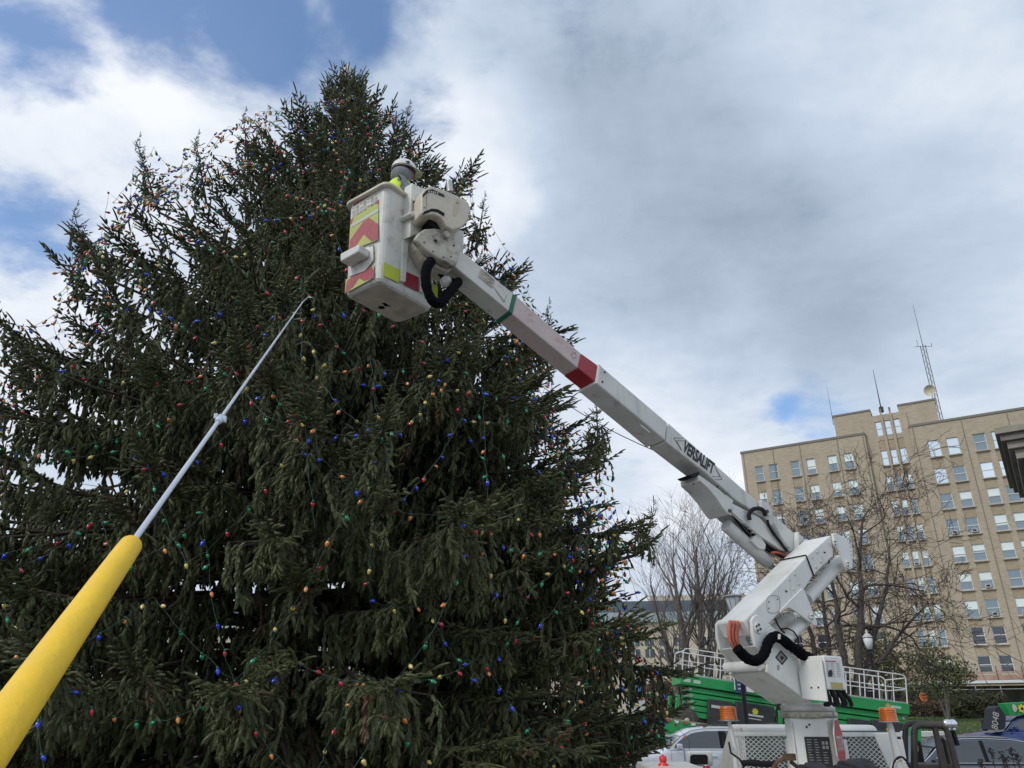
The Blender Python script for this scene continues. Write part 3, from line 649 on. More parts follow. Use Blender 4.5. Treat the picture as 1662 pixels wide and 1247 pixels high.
def finger(VL, FL, TL, ML, p, d, L, r, rg):
    """one needle covered shoot: a slim body with needles standing out of it"""
    d = d / np.linalg.norm(d); a = np.cross(d, [.3, .5, .81]); a /= np.linalg.norm(a) + 1e-9; b = np.cross(d, a)
    b0 = len(VL); n = 5
    sag = np.array([0, 0, -1.0]) * L * .10
    prof = [(0, .35), (.15, .8), (.5, .92), (.85, .7), (1.0, .12)]
    for t, k in prof:
        for j in range(n):
            th = 2 * math.pi * j / n + t
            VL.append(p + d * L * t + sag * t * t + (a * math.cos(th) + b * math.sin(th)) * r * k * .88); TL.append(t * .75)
    for i in range(len(prof) - 1):
        for j in range(n): FL.append((b0 + i * n + j, b0 + i * n + (j + 1) % n, b0 + (i + 1) * n + (j + 1) % n, b0 + (i + 1) * n + j)); ML.append(0)
    for k in range(int(L * 260)):
        t = rg.random(); th = rg.random() * 2 * math.pi; o = a * math.cos(th) + b * math.sin(th); w = np.cross(d, o)
        q = p + d * L * t + sag * t * t; nl = r * rg.uniform(.95, 1.3); tip = q + o * nl * .85 + d * nl * .8; s = .0032
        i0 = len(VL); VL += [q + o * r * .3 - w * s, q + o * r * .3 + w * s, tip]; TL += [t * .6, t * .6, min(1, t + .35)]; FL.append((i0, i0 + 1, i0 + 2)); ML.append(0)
def stem(VL, FL, TL, ML, pts, r0, r1):
    n = 4; b0 = len(VL)
    for i, p in enumerate(pts):
        d = pts[min(i + 1, len(pts) - 1)] - pts[max(0, i - 1)]; d = d / (np.linalg.norm(d) + 1e-9); a = np.cross(d, [.2, .9, .3]); a /= np.linalg.norm(a); b = np.cross(d, a); r = r0 + (r1 - r0) * i / (len(pts) - 1)
        for j in range(n): VL.append(p + (a * math.cos(j * math.pi / 2) + b * math.sin(j * math.pi / 2)) * r); TL.append(0)
    for i in range(len(pts) - 1):
        for j in range(n): FL.append((b0 + i * n + j, b0 + i * n + (j + 1) % n, b0 + (i + 1) * n + (j + 1) % n, b0 + (i + 1) * n + j)); ML.append(1)
def branchlet(kind, L, seed):
    rg = np.random.default_rng(seed); VL, FL, TL, ML = [], [], [], []
    if kind == 'hang':
        n = 9; pts = [np.array([.0, 0, 0.])]; d = np.array([.75, 0, -.35])
        for i in range(n):
            d = d + np.array([-.11 + rg.normal(0, .04), rg.normal(0, .07), -.30]); d /= np.linalg.norm(d); pts.append(pts[-1] + d * L / n)
    elif kind in ('spray', 'spike'):
        n = 7; pts = [np.array([.0, 0, 0.])]; d = np.array([1., 0, -.10])
        for i in range(n): d = d + np.array([0, rg.normal(0, .05), .035]); d /= np.linalg.norm(d); pts.append(pts[-1] + d * L / n)
    else:   # upright leader
        n = 6; pts = [np.array([.0, 0, 0.])]; d = np.array([.12, 0, 1.])
        for i in range(n): d = d + np.array([rg.normal(0, .04), rg.normal(0, .04), .05]); d /= np.linalg.norm(d); pts.append(pts[-1] + d * L / n)
    pts = np.array(pts); stem(VL, FL, TL, ML, pts, .0075, .004)
    s = .066 if kind == 'hang' else (.060 if kind != 'spike' else .092); sg = 1; cum = 0
    while cum < L * .97:
        t = cum / L; i = min(n - 1, int(t * n)); p = pts[i] + (pts[i + 1] - pts[i]) * (t * n - i); d = pts[i + 1] - pts[i]; d /= np.linalg.norm(d)
        sg = -sg
        if kind == 'hang':
            an = rg.uniform(0, 2 * math.pi); side = np.array([math.cos(an) * .75, math.sin(an), rg.normal(0, .2)]); fd = d * rg.uniform(.6, 1.3) + side * rg.uniform(.35, .8) + np.array([0, 0, -.3]); fl = rg.uniform(.085, .165) * (1.05 - .35 * t); fr = rg.uniform(.025, .032)
        elif kind in ('spray', 'spike'):
            side = np.cross(d, [0, 0, 1.]) * sg; fd = d * .85 + side * rg.uniform(.6, .95) + np.array([0, 0, rg.normal(-.12, .22)]); fl = rg.uniform(.10, .20) * (1.15 - .6 * t); fr = rg.uniform(.020, .026)
        else:
            an = rg.uniform(0, 2 * math.pi); side = np.array([math.cos(an), math.sin(an), 0]); fd = d * .7 + side * .8; fl = rg.uniform(.08, .17) * (1.2 - .7 * t); fr = .016
        finger(VL, FL, TL, ML, p, fd, fl, fr, rg); cum += s * rg.uniform(.75, 1.3)
    finger(VL, FL, TL, ML, pts[-1] - d * .04, d, {'lead': .20, 'spike': .24}.get(kind, .15), .018, rg)
    for _k in range(3 if kind == 'hang' else 0): finger(VL, FL, TL, ML, pts[-2], d + rg.normal(0, .5, 3), rg.uniform(.09, .15), rg.uniform(.024, .030), rg)
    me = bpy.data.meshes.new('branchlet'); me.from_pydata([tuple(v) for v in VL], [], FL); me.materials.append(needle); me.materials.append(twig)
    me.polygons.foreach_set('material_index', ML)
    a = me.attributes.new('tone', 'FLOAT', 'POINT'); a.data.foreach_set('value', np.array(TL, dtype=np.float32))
    return bpy.data.objects.new('branchlet', me)
VARS = [branchlet('hang', L, 40 + i) for i, L in enumerate((.30, .42, .55, .74, .48))] + [branchlet('spray', L, 60 + i) for i, L in enumerate((.42, .52, .34))] + [branchlet('lead', L, 80 + i) for i, L in enumerate((.42, .6))] + [branchlet('spike', L, 90 + i) for i, L in enumerate((.40, .55))]
NH, NS = 5, 3
IP, IR, IS, II = [], [], [], []
limbs = MB(); TIPS = []
def rot_to(dv, roll=0.0):
    """euler that turns local +x towards dv, local z kept as upright as possible"""
    q = Vector(dv).to_track_quat('X', 'Z'); return tuple((q @ Euler((roll, 0, 0)).to_quaternion()).to_euler())
def put(p, r, s, i): IP.append(tuple(p)); IR.append(r); IS.append(s); II.append(i)
CAMAZ = math.atan2(-TY, -TX)
def limb(z0, az, L, up, droop, turn, density=1.0, wood=.03):
    """a primary limb out of the trunk; returns its tip"""
    rs = random; n = 14; pts = []; dirh = Vector((math.cos(az), math.sin(az), 0)); bend = rs.gauss(0, .10); sidev = Vector((-dirh.y, dirh.x, 0))
    for i in range(n + 1):
        t = i / n; pts.append(Vector((TX, TY, z0)) + dirh * (L * t) + sidev * (bend * L * t * t) + Vector((0, 0, L * (up * t - droop * t * t + turn * t ** 4))))
    limbs.tube([pts[i] for i in range(0, n + 1, 2)], [wood * (1 - .85 * i / n) + .006 for i in range(0, n + 1, 2)], 5, cap=False)
    def along(t): i = min(n - 1, int(t * n)); f = t * n - i; return pts[i].lerp(pts[i + 1], f), (pts[i + 1] - pts[i]).normalized()
    s = .12 / density; t = max(.16, 1 - 3.9 / L) if L > 2 else .15
    gap0 = rs.random() * 6.28; gapf = rs.uniform(5, 11)
    while t < .985:
        p, d = along(t)
        if math.sin(gap0 + t * gapf * 1.3) < (-.62 if z0 < 8.5 else -.25) and rs.random() < .8: t += s / L; continue
        for sg in (-1, 1):
            side = (sidev * sg + d * rs.uniform(.1, .9)).normalized(); endk = (t - .74) / .26
            rem = L * (1 - t)
            if endk > 0 and rem > .15 and rem < 1.5 and rs.random() < (.95 if z0 < 9 else .5): put(p + side * .04, (rs.gauss(0, .2), rs.gauss(0, .2), math.atan2(side.y, side.x)), rs.uniform(.75, 1.1), rs.choice((1, 2, 4) if z0 < 8 and rem > .5 else (0, 1, 4)))
            if endk > 0 and rs.random() < endk * .9 + .15 or rem < .45:
                dv = side * rs.uniform(.5, .9) + d * .8 + Vector((0, 0, rs.gauss(.02, .18))); sc = rs.uniform(.8, 1.2) * (.6 + .4 * min(1, rem / .6))
                put(p, rot_to(dv, rs.gauss(0, .3)), sc, NH + NS + 2 + rs.randrange(2) if (z0 > 8.5 and rs.random() < .55) or rs.random() < .15 else NH + rs.randrange(NS))
            else:
                q = p + side * rs.uniform(0, .22) * min(1, rem)
                yaw = math.atan2(side.y, side.x) + rs.gauss(0, .4); sc = rs.uniform(.75, 1.2) * (1.0 if rem > .8 else .8)
                put(q, (rs.gauss(0, .13), rs.gauss(0, .13), yaw), sc, rs.randrange(NH))
                if rs.random() < .4 and rem > .5:     # second curtain further out on the side shoot
                    q2 = q + side * rs.uniform(.2, .5) + Vector((0, 0, -.06)); put(q2, (rs.gauss(0, .15), rs.gauss(0, .15), yaw + rs.gauss(0, .5)), sc * .9, rs.randrange(NH))
                    limbs.tube([p, q2], [.007, .004], 3, cap=False)
        t += s / L * rs.uniform(.7, 1.3)
    p, d = along(.999)
    for k in range(3):
        dv = d + Vector((rs.gauss(0, .28), rs.gauss(0, .28), rs.uniform(-.05, .35))); put(p - d * .12, rot_to(dv), rs.uniform(.7, 1.1), NH + NS + 2 + rs.randrange(2))
    put(p - d * .05, rot_to(d + Vector((0, 0, .15))), 1.0, NH)
    TIPS.append((along(.93)[0], az, z0)); TIPS.append((along(.8)[0], az, z0))
    return p, d
z = .7; wh = 0
while z < 15.7:
    r0 = float(rad(z)); nb = int(max(5, min(14, 5 + r0 * 1.7))); ph = random.random() * 6.28
    for k in range(nb):
        az = ph + 2 * math.pi * k / nb + random.gauss(0, .12); rel = (az - CAMAZ + math.pi) % (2 * math.pi) - math.pi
        back = abs(rel) > 2.1
        if back and random.random() < .45: continue
        if 3.5 < z < 9 and -1.75 < rel < -.55 and random.random() < .40: continue      # thin left flank
        f = np.interp(z, [0, 3, 8, 12, 14.5, 16.5], [0, 1, 2, 3, 4, 5])
        up = float(np.interp(z, [0, 4, 9, 13, 16], [.18, .12, .18, .45, .95])) + random.gauss(0, .06)
        droop = float(np.interp(z, [0, 4, 9, 13, 16], [.42, .38, .32, .22, .05])); turn = float(np.interp(z, [0, 6, 12, 16], [.16, .20, .24, .2])) * random.uniform(.6, 1.5)
        zz0 = z + random.uniform(-.18, .18); zt = zz0 + rad(zz0) * (up - droop + turn)
        L = float(rad(zt, np.array(az))) * (random.uniform(.84, 1.02) if random.random() > .12 else random.uniform(1.02, 1.09))
        if z > 8 and -2.4 < rel < -.5: L *= float(np.interp(z, [8, 10, 14, 15.5], [1, .70, .66, .92])) if random.random() < .88 else 1
        if z < 2.6 and .9 < rel < 2.3: L *= .96
        L = max(.3, L); limb(zz0, az, L, up, droop, turn, .62 if back else 1.0, .012 + .006 * L)
    z += float(np.interp(z, [0, 10, 16], [.345, .30, .22])); wh += 1
for k in range(44):        # heavy curtains that close the right flank
    z = 1.3 + 6.3 * k / 43; az = random.uniform(-.75, .30); L = float(rad(z + .1)) * random.uniform(.84, .98); limb(z, az, L, .16 + random.gauss(0, .05), .36, .20, 1.0, .03)
# upright side leaders that stand out of the outline
def spire(px, py, px2, py2, Y, n, reach):
    a = at(px2, py2, Y); b = at(px, py, Y); a.y = b.y = Y
    limbs.tube([a, a.lerp(b, .5), b], [.025, .016, .006], 5)
    r = Vector((TX, TY, a.z - .8)); limbs.tube([a, a.lerp(r, .45) + Vector((0, 0, -.25)), r], [.025, .03, .045], 5)
    for i in range(n):
        t = (i + .5) / n; p = a.lerp(b, t); w = reach * (1.1 - t) + .1
        for k in range(5):
            an = random.random() * 6.28; dv = Vector((math.cos(an), math.sin(an), .55 + .3 * t)); sc = w * 1.6
            put(p, rot_to(dv, random.gauss(0, .3)), min(1.15, sc), NH + random.randrange(NS))
            if t < .6: put(p + dv * .25 * w, (random.gauss(0, .1), random.gauss(0, .1), an), .6, random.randrange(NH))
    put(b, (0, 0, 0), .55, NH + NS); put(b - Vector((0, 0, .2)), (0, 0, 2), .6, NH + NS)
spire(222, 232, 258, 345, 13.0, 7, .55); spire(120, 345, 145, 440, 12.4, 6, .5); spire(318, 228, 335, 330, 12.6, 5, .5); spire(968, 652, 972, 760, 12.0, 8, .42)
spire(28, 552, 40, 640, 11.5, 5, .5); spire(663, 178, 650, 250, 12.8, 4, .4); spire(395, 190, 405, 280, 12.6, 5, .45); spire(1060, 835, 1035, 900, 11.6, 4, .5); spire(890, 505, 880, 590, 12.4, 5, .45); spire(785, 330, 775, 400, 12.4, 4, .4)
for k in range(14):        # leaders round the top
    an = random.random() * 6.28; rr_ = random.uniform(.1, 1.3); zt_ = 15.9 - rr_ * 1.0 + random.uniform(-.2, .15)
    put((TX + rr_ * math.cos(an), TY + rr_ * math.sin(an), zt_ - .35), (random.gauss(0, .25), random.gauss(0, .25), an), random.uniform(.7, 1.1), NH + NS + random.randrange(2))
put((TX, TY, 15.9), (0, 0, 0), 1.0, NH + NS + 1); put((TX, TY, 15.6), (0, .1, 0), 1.2, NH + NS + 1)
tag(limbs.build('branches', twig, spruce, recalc=False), kind='stuff')
print('branchlets', len(IP))
pm = bpy.data.meshes.new('crown'); pm.from_pydata(IP, [], [])
for nm, ty, dat, key in (('rot', 'FLOAT_VECTOR', np.array(IR, dtype=np.float32).ravel(), 'vector'), ('scl', 'FLOAT', np.array(IS, dtype=np.float32), 'value'), ('idx', 'INT', np.array(II, dtype=np.int32), 'value')):
    a = pm.attributes.new(nm, ty, 'POINT'); a.data.foreach_set(key, dat)
crown = link('crown', pm, spruce); tag(crown, kind='stuff')
ng = bpy.data.node_groups.new('crown_foliage', 'GeometryNodeTree'); ng.interface.new_socket('Geometry', in_out='INPUT', socket_type='NodeSocketGeometry'); ng.interface.new_socket('Geometry', in_out='OUTPUT', socket_type='NodeSocketGeometry')
G = NT(ng); gi = G.add('NodeGroupInput'); go = G.add('NodeGroupOutput'); join = G.add('GeometryNodeJoinGeometry')
def attr(nm, ty): a = G.add('GeometryNodeInputNamedAttribute', data_type=ty); a.inputs['Name'].default_value = nm; return a.outputs['Attribute']
ar, as_, ai = attr('rot', 'FLOAT_VECTOR'), attr('scl', 'FLOAT'), attr('idx', 'INT')
for i, vo in enumerate(VARS):
    cmpn = G.add('FunctionNodeCompare', data_type='INT', operation='EQUAL'); G.put(cmpn.inputs[2], ai); cmpn.inputs[3].default_value = i
    ob = G.add('GeometryNodeObjectInfo'); ob.inputs['Object'].default_value = vo; ob.inputs['As Instance'].default_value = True
    iop = G.add('GeometryNodeInstanceOnPoints'); G.put(iop.inputs['Points'], gi.outputs[0]); G.put(iop.inputs['Selection'], cmpn.outputs[0]); G.put(iop.inputs['Instance'], ob.outputs['Geometry'])
    G.put(iop.inputs['Rotation'], ar); G.put(iop.inputs['Scale'], as_); ng.links.new(iop.outputs[0], join.inputs[0])
ng.links.new(join.outputs[0], go.inputs[0])
md = crown.modifiers.new('foliage', 'NODES'); md.node_group = ng
# pale cover on the very top
tp = at(560, 122, TY - .1)
tt = thing('tree_topper', tp, 'pale wrapped tree topper standing at the very tip of the spruce', 'ornament')
MB().lathe(tp - Vector((0, 0, .1)), [(.05, -.25), (.09, -.1), (.11, .1), (.09, .32), (.04, .42), (.01, .45)], (.1, 0, 1), 12).build('cover', mat('pale_plastic_wrap', (.6, .6, .56), .35, var=.1), tt)
MB().lathe(tp - Vector((-.12, 0, .35)), [(.02, -.1), (.12, 0), (.13, .1), (.05, .22), (.01, .24)], (.3, 0, 1), 10).build('collar', mat('beige_wrap', (.5, .42, .3), .5), tt)

# ================================================================== STRINGS OF COLOURED BULBS
wire_m = mat('green_wire', (.03, .075, .06), .5); sock_m = mat('green_socket', (.02, .10, .06), .5)
def bulb_mesh(name, col):
    m = mat(name, col, .13, var=.12, coat=.9); mb = MB()
    mb.lathe((0, 0, 0), [(.017, -.034), (.026, -.045), (.028, -.062), (.022, -.084), (.012, -.102), (.003, -.112)], n=8); mb.cur = 1
    mb.lathe((0, 0, 0), [(.014, .0), (.016, -.008), (.016, -.034)], n=7)
    return mb.mesh('bulb', [m, sock_m])
BUL = [bulb_mesh(n_, c_) for n_, c_ in (('red_bulb', (.44, .014, .028)), ('green_bulb', (.01, .25, .11)), ('blue_bulb', (.014, .04, .56)), ('orange_bulb', (.74, .25, .06)), ('yellow_bulb', (.68, .52, .13)))]
def surf(az, z, k=1.0): r = float(rad(z, np.array(az))) * k; return Vector((TX + r * math.cos(az), TY + r * math.sin(az), z))
nbulb = 0
def hang_string(nodes, label, group, sag=.10, gap=.30):
    global nbulb
    o = thing('light_string', nodes[0], label, 'string lights', group)
    pts = []
    for a, b in zip(nodes, nodes[1:]):
        L = (b - a).length; n = max(3, int(L / .12)); sg = sag * L * random.uniform(.4, 1.4)
        for i in range(n): t = i / n; pts.append(a.lerp(b, t) + Vector((random.gauss(0, .008), random.gauss(0, .008), -4 * sg * t * (1 - t) + random.gauss(0, .008))))
    pts.append(nodes[-1]); MB().tube(pts, .0032, 4, cap=False).build('wire', wire_m, o, recalc=False)
    acc = 0; nxt = .1
    for a, b in zip(pts, pts[1:]):
        acc += (b - a).length
        if acc > nxt:
            nxt = acc + gap * random.uniform(.75, 1.25)
            link('bulb', random.choice(BUL), o, loc=b - o.location, rot=(random.gauss(0, .75), random.gauss(0, .75), random.uniform(0, 6.28)), scale=[random.uniform(.72, .90)] * 3); nbulb += 1
GR = 'strings of coloured bulbs round the spruce'
LBL = 'green wired string of coloured bulbs draped round the spruce'
tipz = [(t[0], math.atan2(t[0].y - TY, t[0].x - TX)) for t in TIPS]
def nearest(p, used):
    best = None; bd = 1e9
    for i, (q, a) in enumerate(tipz):
        if i in used: continue
        d = (q - p).length
        if d < bd: bd = d; best = i
    return best, bd
lite = random.Random(3)
ORD = 'lowest second third fourth fifth sixth seventh eighth ninth tenth eleventh twelfth thirteenth fourteenth fifteenth sixteenth seventeenth eighteenth nineteenth twentieth twenty-first twenty-second twenty-third twenty-fourth twenty-fifth twenty-sixth twenty-seventh twenty-eighth topmost'.split()
zs = [1.3, 1.7, 2.3, 2.9, 3.6, 4.2, 4.9, 5.5, 6.2, 6.8, 7.5, 8.1, 8.7, 9.3, 9.9, 10.5, 11.0, 11.5, 12.0, 12.4, 12.8, 13.2, 13.5, 13.8, 14.1, 14.4, 14.7, 15.0, 15.3]
for si, z0 in enumerate(zs):
    sgn = 1 if si % 2 else -1; az = CAMAZ - sgn * (1.9 if z0 > 6 else 1.6); end = CAMAZ + sgn * (1.9 if z0 > 6 else 1.6); nodes = []; used = set(); zc = z0; k = 0
    while (end - az) * sgn > 0 and k < 60:
        r = float(rad(zc)); p = surf(az, zc, 1.0); i, d = nearest(p, used)
        if d < .8: q = tipz[i][0] + Vector((0, 0, .03)); used.add(i); q = q.lerp(p, .15)
        else: q = surf(az, zc, .86)
        out = Vector((q.x - TX, q.y - TY, 0)).normalized() * .24; nodes.append(q + out)
        az += sgn * random.uniform(.6, 1.15) / max(.8, r); zc = z0 + random.gauss(0, .42) + (.25 if k % 2 else -.25); zc = min(15.0, max(.9, zc)); k += 1
    hang_string(nodes, 'swagged string of coloured bulbs, %s level row up the spruce from the ground' % ORD[si], GR, gap=.23 if z0 < 8 else .17)
# extra tangle high on the right side and on the left shoulder, where the strings are densest
for k in range(40):
    onr = k < 28; j_ = k if onr else k - 28; a0 = CAMAZ + (random.uniform(.75, 1.7) if onr else random.uniform(-1.7, -1.0)); z0 = (4.2 + j_ * .38 if onr else 4.6 + j_ * .85) + random.uniform(-.1, .1); nodes = []
    for j in range(9): nodes.append(surf(a0 + random.gauss(0, .10), z0 - j * .42 + random.gauss(0, .2), random.uniform(.88, 1.04)))
    hang_string(nodes, 'loose string of coloured bulbs trailing down the spruce, %s flank, %s lowest' % ('right' if onr else 'left', ORD[j_]), GR, .12, .17)
# strands that hang straight down the front
for (x, y0, y1, lab) in ((503, 480, 860, 'long single strand hanging straight down the middle of the spruce front'), (605, 590, 700, 'short vertical strand right of the middle of the spruce'), (785, 640, 900, 'vertical strand hanging down the right half of the spruce')):
    nodes = []
    for j in range(7):
        y = y0 + (y1 - y0) * j / 6; r = view_ray(x + j * 2, y)
        Yh = 7.0 + (14 - 7.0) * 0 ; t = 0
        # first point of the ray inside the crown surface
        for q in np.arange(6, 16, .05):
            p = Vector((r.x * q / r.y, q, EYE + r.z * q / r.y))
            if math.hypot(p.x - TX, p.y - TY) < float(rad(p.z)) * 1.0: break
        nodes.append(p)
    nodes = [Vector((nodes[0].x * (1 - j / 6) + nodes[-1].x * j / 6, min(n_.y for n_ in nodes) * .5 + nodes[j].y * .5 - .1, nodes[j].z)) for j in range(7)]
    hang_string(nodes, lab, None, .0, .42)
print('bulbs', nbulb, 'tri', 0)
# thin pull wire from the spruce to the boom
p, q = at(860, 612, 11.5), at(1100, 748, 8.6)
tag(MB().tube([p.lerp(q, i / 10) + Vector((0, 0, -.12 * math.sin(math.pi * i / 10))) for i in range(11)], .006, 5).build('guy_wire', M['darksteel']), 'thin dark line running from the spruce to below the lettered boom', 'wire')

# ================================================================== EXTENSION POLE IN THE FOREGROUND
def fp(px, py, d): r = view_ray(px, py).normalized(); return Vector((0, 0, EYE)) + r * d
A, B_, Cc, D_ = fp(-25, 1222, .95), fp(213, 884, 1.72), fp(312, 745, 2.6), fp(491, 491, 5.4)
dirp = (D_ - B_).normalized()
pl = thing('extension_pole', B_, 'long aluminium extension pole with a thick yellow foam grip reaching up to the spruce', 'pole')
ax = (B_ - A).normalized(); low = A - ax * .35
mb = MB(); N_ = 14; prof = [(low, .0215), (A, .0235)] + [(A.lerp(B_, i / N_), .0235 - .0015 * i / N_) for i in range(1, N_)]
mb.tube([p for p, r in prof] + [B_ - ax * .012, B_ - ax * .003, B_ + ax * .002], [r for p, r in prof] + [.0215, .017, .009], 28)
mb.build('foam_grip', M['yellow'], pl)
E2 = B_.lerp(D_, (Cc - B_).length / (D_ - B_).length)
MB().tube([B_ - ax * .02, E2], [.0064, .0062], 14).build('pole_section', M['alu'], pl)
MB().tube([E2, D_.lerp(E2, .45)], [.0053, .0052], 12).build('pole_section', M['alu'], pl)
MB().tube([D_.lerp(E2, .45), D_], [.0044, .0042], 10).build('pole_section', M['alu'], pl)
mb = MB(); mb.tube([E2 - dirp * .035, E2 - dirp * .02, E2 + dirp * .02, E2 + dirp * .03], [.009, .0115, .0115, .009], 14); mb.box(E2 + Vector((.012, 0, .0)), (.014, .012, .02)); mb.box(E2 + Vector((-.014, 0, .01)), (.010, .010, .016))
mb.build('locking_clamp', mat('pale_clamp', (.55, .62, .70), .3, .3), pl)
MB().tube([D_, D_ + dirp * .05, D_ + dirp * .08 + Vector((.03, 0, .03)), D_ + dirp * .05 + Vector((.06, 0, .03))], .004, 8).build('hook', M['steel'], pl)
# ================================================================== THE BUCKET TRUCK
T0 = at(1313, 1165, 8.7)
TP = Plane(T0, (-.84, -.5426)); un, nn_ = TP.u, TP.n
truck = thing('bucket_truck', (T0.x, T0.y, 0), 'white bucket truck with its articulated lift arm raised to the spruce', 'truck')
def trace(mb, pts, w0, w1, pl=TP, rw=None):
    """prism whose outline lies in the arm's plane at offset w0 and that runs through to offset w1"""
    ring = [pl.P(x, y, w0 if rw is None else rw) for x, y in pts]
    if rw is not None: ring = [p + pl.n * (w0 - rw) for p in ring]
    return mb.slab(ring, pl.n * (w1 - w0))
def tp(name, pts, w0, w1, m, parent=truck, bevel=0, pl=TP, rw=None, seg=2): mb = MB(); trace(mb, pts, w0, w1, pl, rw); return mb.build(name, m, parent, bevel=bevel, seg=seg)
def pin(mb, c, w0, w1, r, n=14, pl=TP, rw=None): q = pl.P(*c, w0 if rw is None else rw); q = q + (pl.n * (w0 - rw) if rw is not None else Vector()); mb.tube([q, q + pl.n * (w1 - w0)], r, n, smooth=True); return mb
BW, BF = -.20, -.47        # boom near and far faces
# --- pedestal
pd = Vector((T0.x, T0.y, 0))
mb = MB()
ringp = lambda r, z, k=8, ph=math.pi / 8: [pd + Vector((math.cos(ph + 2 * math.pi * i / k) * r, math.sin(ph + 2 * math.pi * i / k) * r, z)) for i in range(k)]
_ca = math.atan2(-pd.y, -pd.x); fn = Vector((math.cos(_ca), math.sin(_ca), 0)); ft = Vector((-fn.y, fn.x, 0)); ft = ft if ft.x > 0 else -ft
mb.slab([pd + fn * a + ft * b + Vector((0, 0, .7)) for a, b in ((.235, -.175), (.235, .175), (.15, .245), (-.15, .245), (-.235, .175), (-.235, -.175), (-.15, -.245), (.15, -.245))], (0, 0, 1.3)); mb.build('pedestal', M['white'], truck, bevel=.02)
MB().lathe(pd, [(.25, 2.0), (.285, 2.003), (.285, 2.05), (.265, 2.06)], n=32).build('bearing_ring', M['grimy'], truck)
MB().lathe(pd, [(.27, 2.062), (.27, 2.12), (.235, 2.14)], n=32).build('turntable', M['boom'], truck)
mb = MB()
for i in range(16):
    a = 2 * math.pi * i / 16; mb.lathe(pd + Vector((.277 * math.cos(a), .277 * math.sin(a), 2.02)), [(.012, 0), (.012, .012)], (math.cos(a), math.sin(a), 0), 6)
mb.build('ring_bolts', M['steel'], truck)
# face of the pedestal towards the camera
pv = Vector((-pd.x, -pd.y, 0)).normalized(); fa = math.pi / 8 * 0
cang = math.atan2(-pd.y, -pd.x)
if ft.x < 0: ft = -ft
apo = .235
pc = pd + fn * apo + ft * .045 + Vector((0, 0, 1.695))
pk = MB().slab([pc + ft * x + fn * .004 + Vector((0, 0, z)) for x, z in ((-.118, -.15), (.118, -.15), (.118, .13), (-.118, .13))], fn * .004).build('warning_plate', M['ink'], truck)
mb = MB(); r_ = random.Random(2)
for row in range(10):
    for cc in range(3):
        x = -.098 + cc * .07; zz_ = .10 - row * .023
        if row < 5 and cc == 2: continue
        mb.slab([pc + ft * (x + a) + fn * .0085 + Vector((0, 0, zz_ + b)) for a, b in ((0, 0), (.05 * r_.uniform(.5, 1), 0), (.05 * r_.uniform(.5, .9), .006), (0, .006))], fn * .001)
for (x, zz_) in ((.042, .06), (.075, .06), (.042, .02), (.075, .02)): mb.slab([pc + ft * (x + a) + fn * .0085 + Vector((0, 0, zz_ + b)) for a, b in ((0, 0), (.024, 0), (.024, .028), (0, .028))], fn * .001)
mb.build('plate_print', M['greyink'], pk)
mb = MB()
for x, z in ((-.20, .20), (.11, .20), (.11, -.30), (-.05, .24), (-.08, .22)): mb.lathe(pc + ft * x + Vector((0, 0, z)) - fn * (.0 if abs(x) < .1 else .02), [(.011, 0), (.011, .008)], fn, 8)
mb.build('pedestal_bolts', M['darksteel'], truck)
mb = MB()
for x in (-.212, .122): mb.slab([pc + ft * (x + a) + fn * .003 + Vector((0, 0, b)) for a, b in ((-.004, -.5), (.004, -.5), (.004, .27), (-.004, .27))], fn * .003)
mb.build('corner_seam', M['grimy'], truck)

# --- turret: two side plates, curved chin and cross tube
plate = [K4(445, 868), K4(470, 832), K4(500, 824), K4(530, 845), K4(690, 985), K6(200, 215), K6(365, 330), K6(405, 672), K6(200, 528), K6(0, 392), K5(1165, 322), K4(530, 1150), K4(478, 1090), K4(452, 980)]
tp('turret_plate', plate, .215, .25, M['white'], bevel=.008)
tp('turret_plate', plate, -.25, -.215, M['white'], bevel=.008, rw=.215)
chin = [K5(1165, 326), K6(0, 396), K6(200, 531), K6(402, 668), K6(402, 640), K6(200, 500), K6(20, 370), K5(1190, 300)]
tp('turret_chin', chin, .213, -.213, M['boom'], rw=.215)
tp('turret_chin_panel', [K4(478, 1092), K4(530, 1150), K5(1165, 324), K5(1180, 300), K4(545, 1130), K4(495, 1080)], .21, -.21, M['boom'], rw=.215)
mb = MB(); pin(mb, K5(1110, 330), .23, -.20, .05, 20); mb.build('cross_tube', M['white'], truck)
mb = MB(); pin(mb, K4(522, 930), .252, .27, .055, 20); mb.cur = 1
for a in range(4):
    q = TP.P(*K4(522, 930), .27); q = q + TP.u * .03 * math.cos(a * 1.57 + .4) + Vector((0, 0, .03 * math.sin(a * 1.57 + .4))); mb.tube([q, q + TP.n * .012], .011, 6)
mb.build('pivot_pin', [M['white'], M['darksteel']], truck)
mb = MB(); pin(mb, K4(522, 930), .21, -.26, .06, 18); pin(mb, K4(522, 930), -.252, -.28, .07, 18); mb.build('pivot_shaft', M['white'], truck)
dd = tp('warning_diamond', [K6(150, 196), K6(212, 265), K6(162, 328), K6(100, 260)], .2515, .254, M['ink'])
tp('diamond_print', [K6(150, 214), K6(196, 265), K6(160, 310), K6(116, 260)], .2545, .2555, M['greyink'], dd)
tp('diamond_bird', [K6(140, 262), K6(160, 240), K6(180, 262), K6(158, 290)], .256, .2565, M['ink'], dd)
tp('warning_label', [K6(313, 412), K6(347, 416), K6(348, 425), K6(314, 421)], .2515, .2525, M['decalred'])
mb = MB()
for i in range(13): trace(mb, [K6(318 + i * 1.2, 436 + i * 10), K6(346 + i * 1.2, 440 + i * 10), K6(346 + i * 1.2, 443 + i * 10), K6(318 + i * 1.2, 439 + i * 10)], .2515, .2525)
mb.build('label_text', M['greyink'], truck)
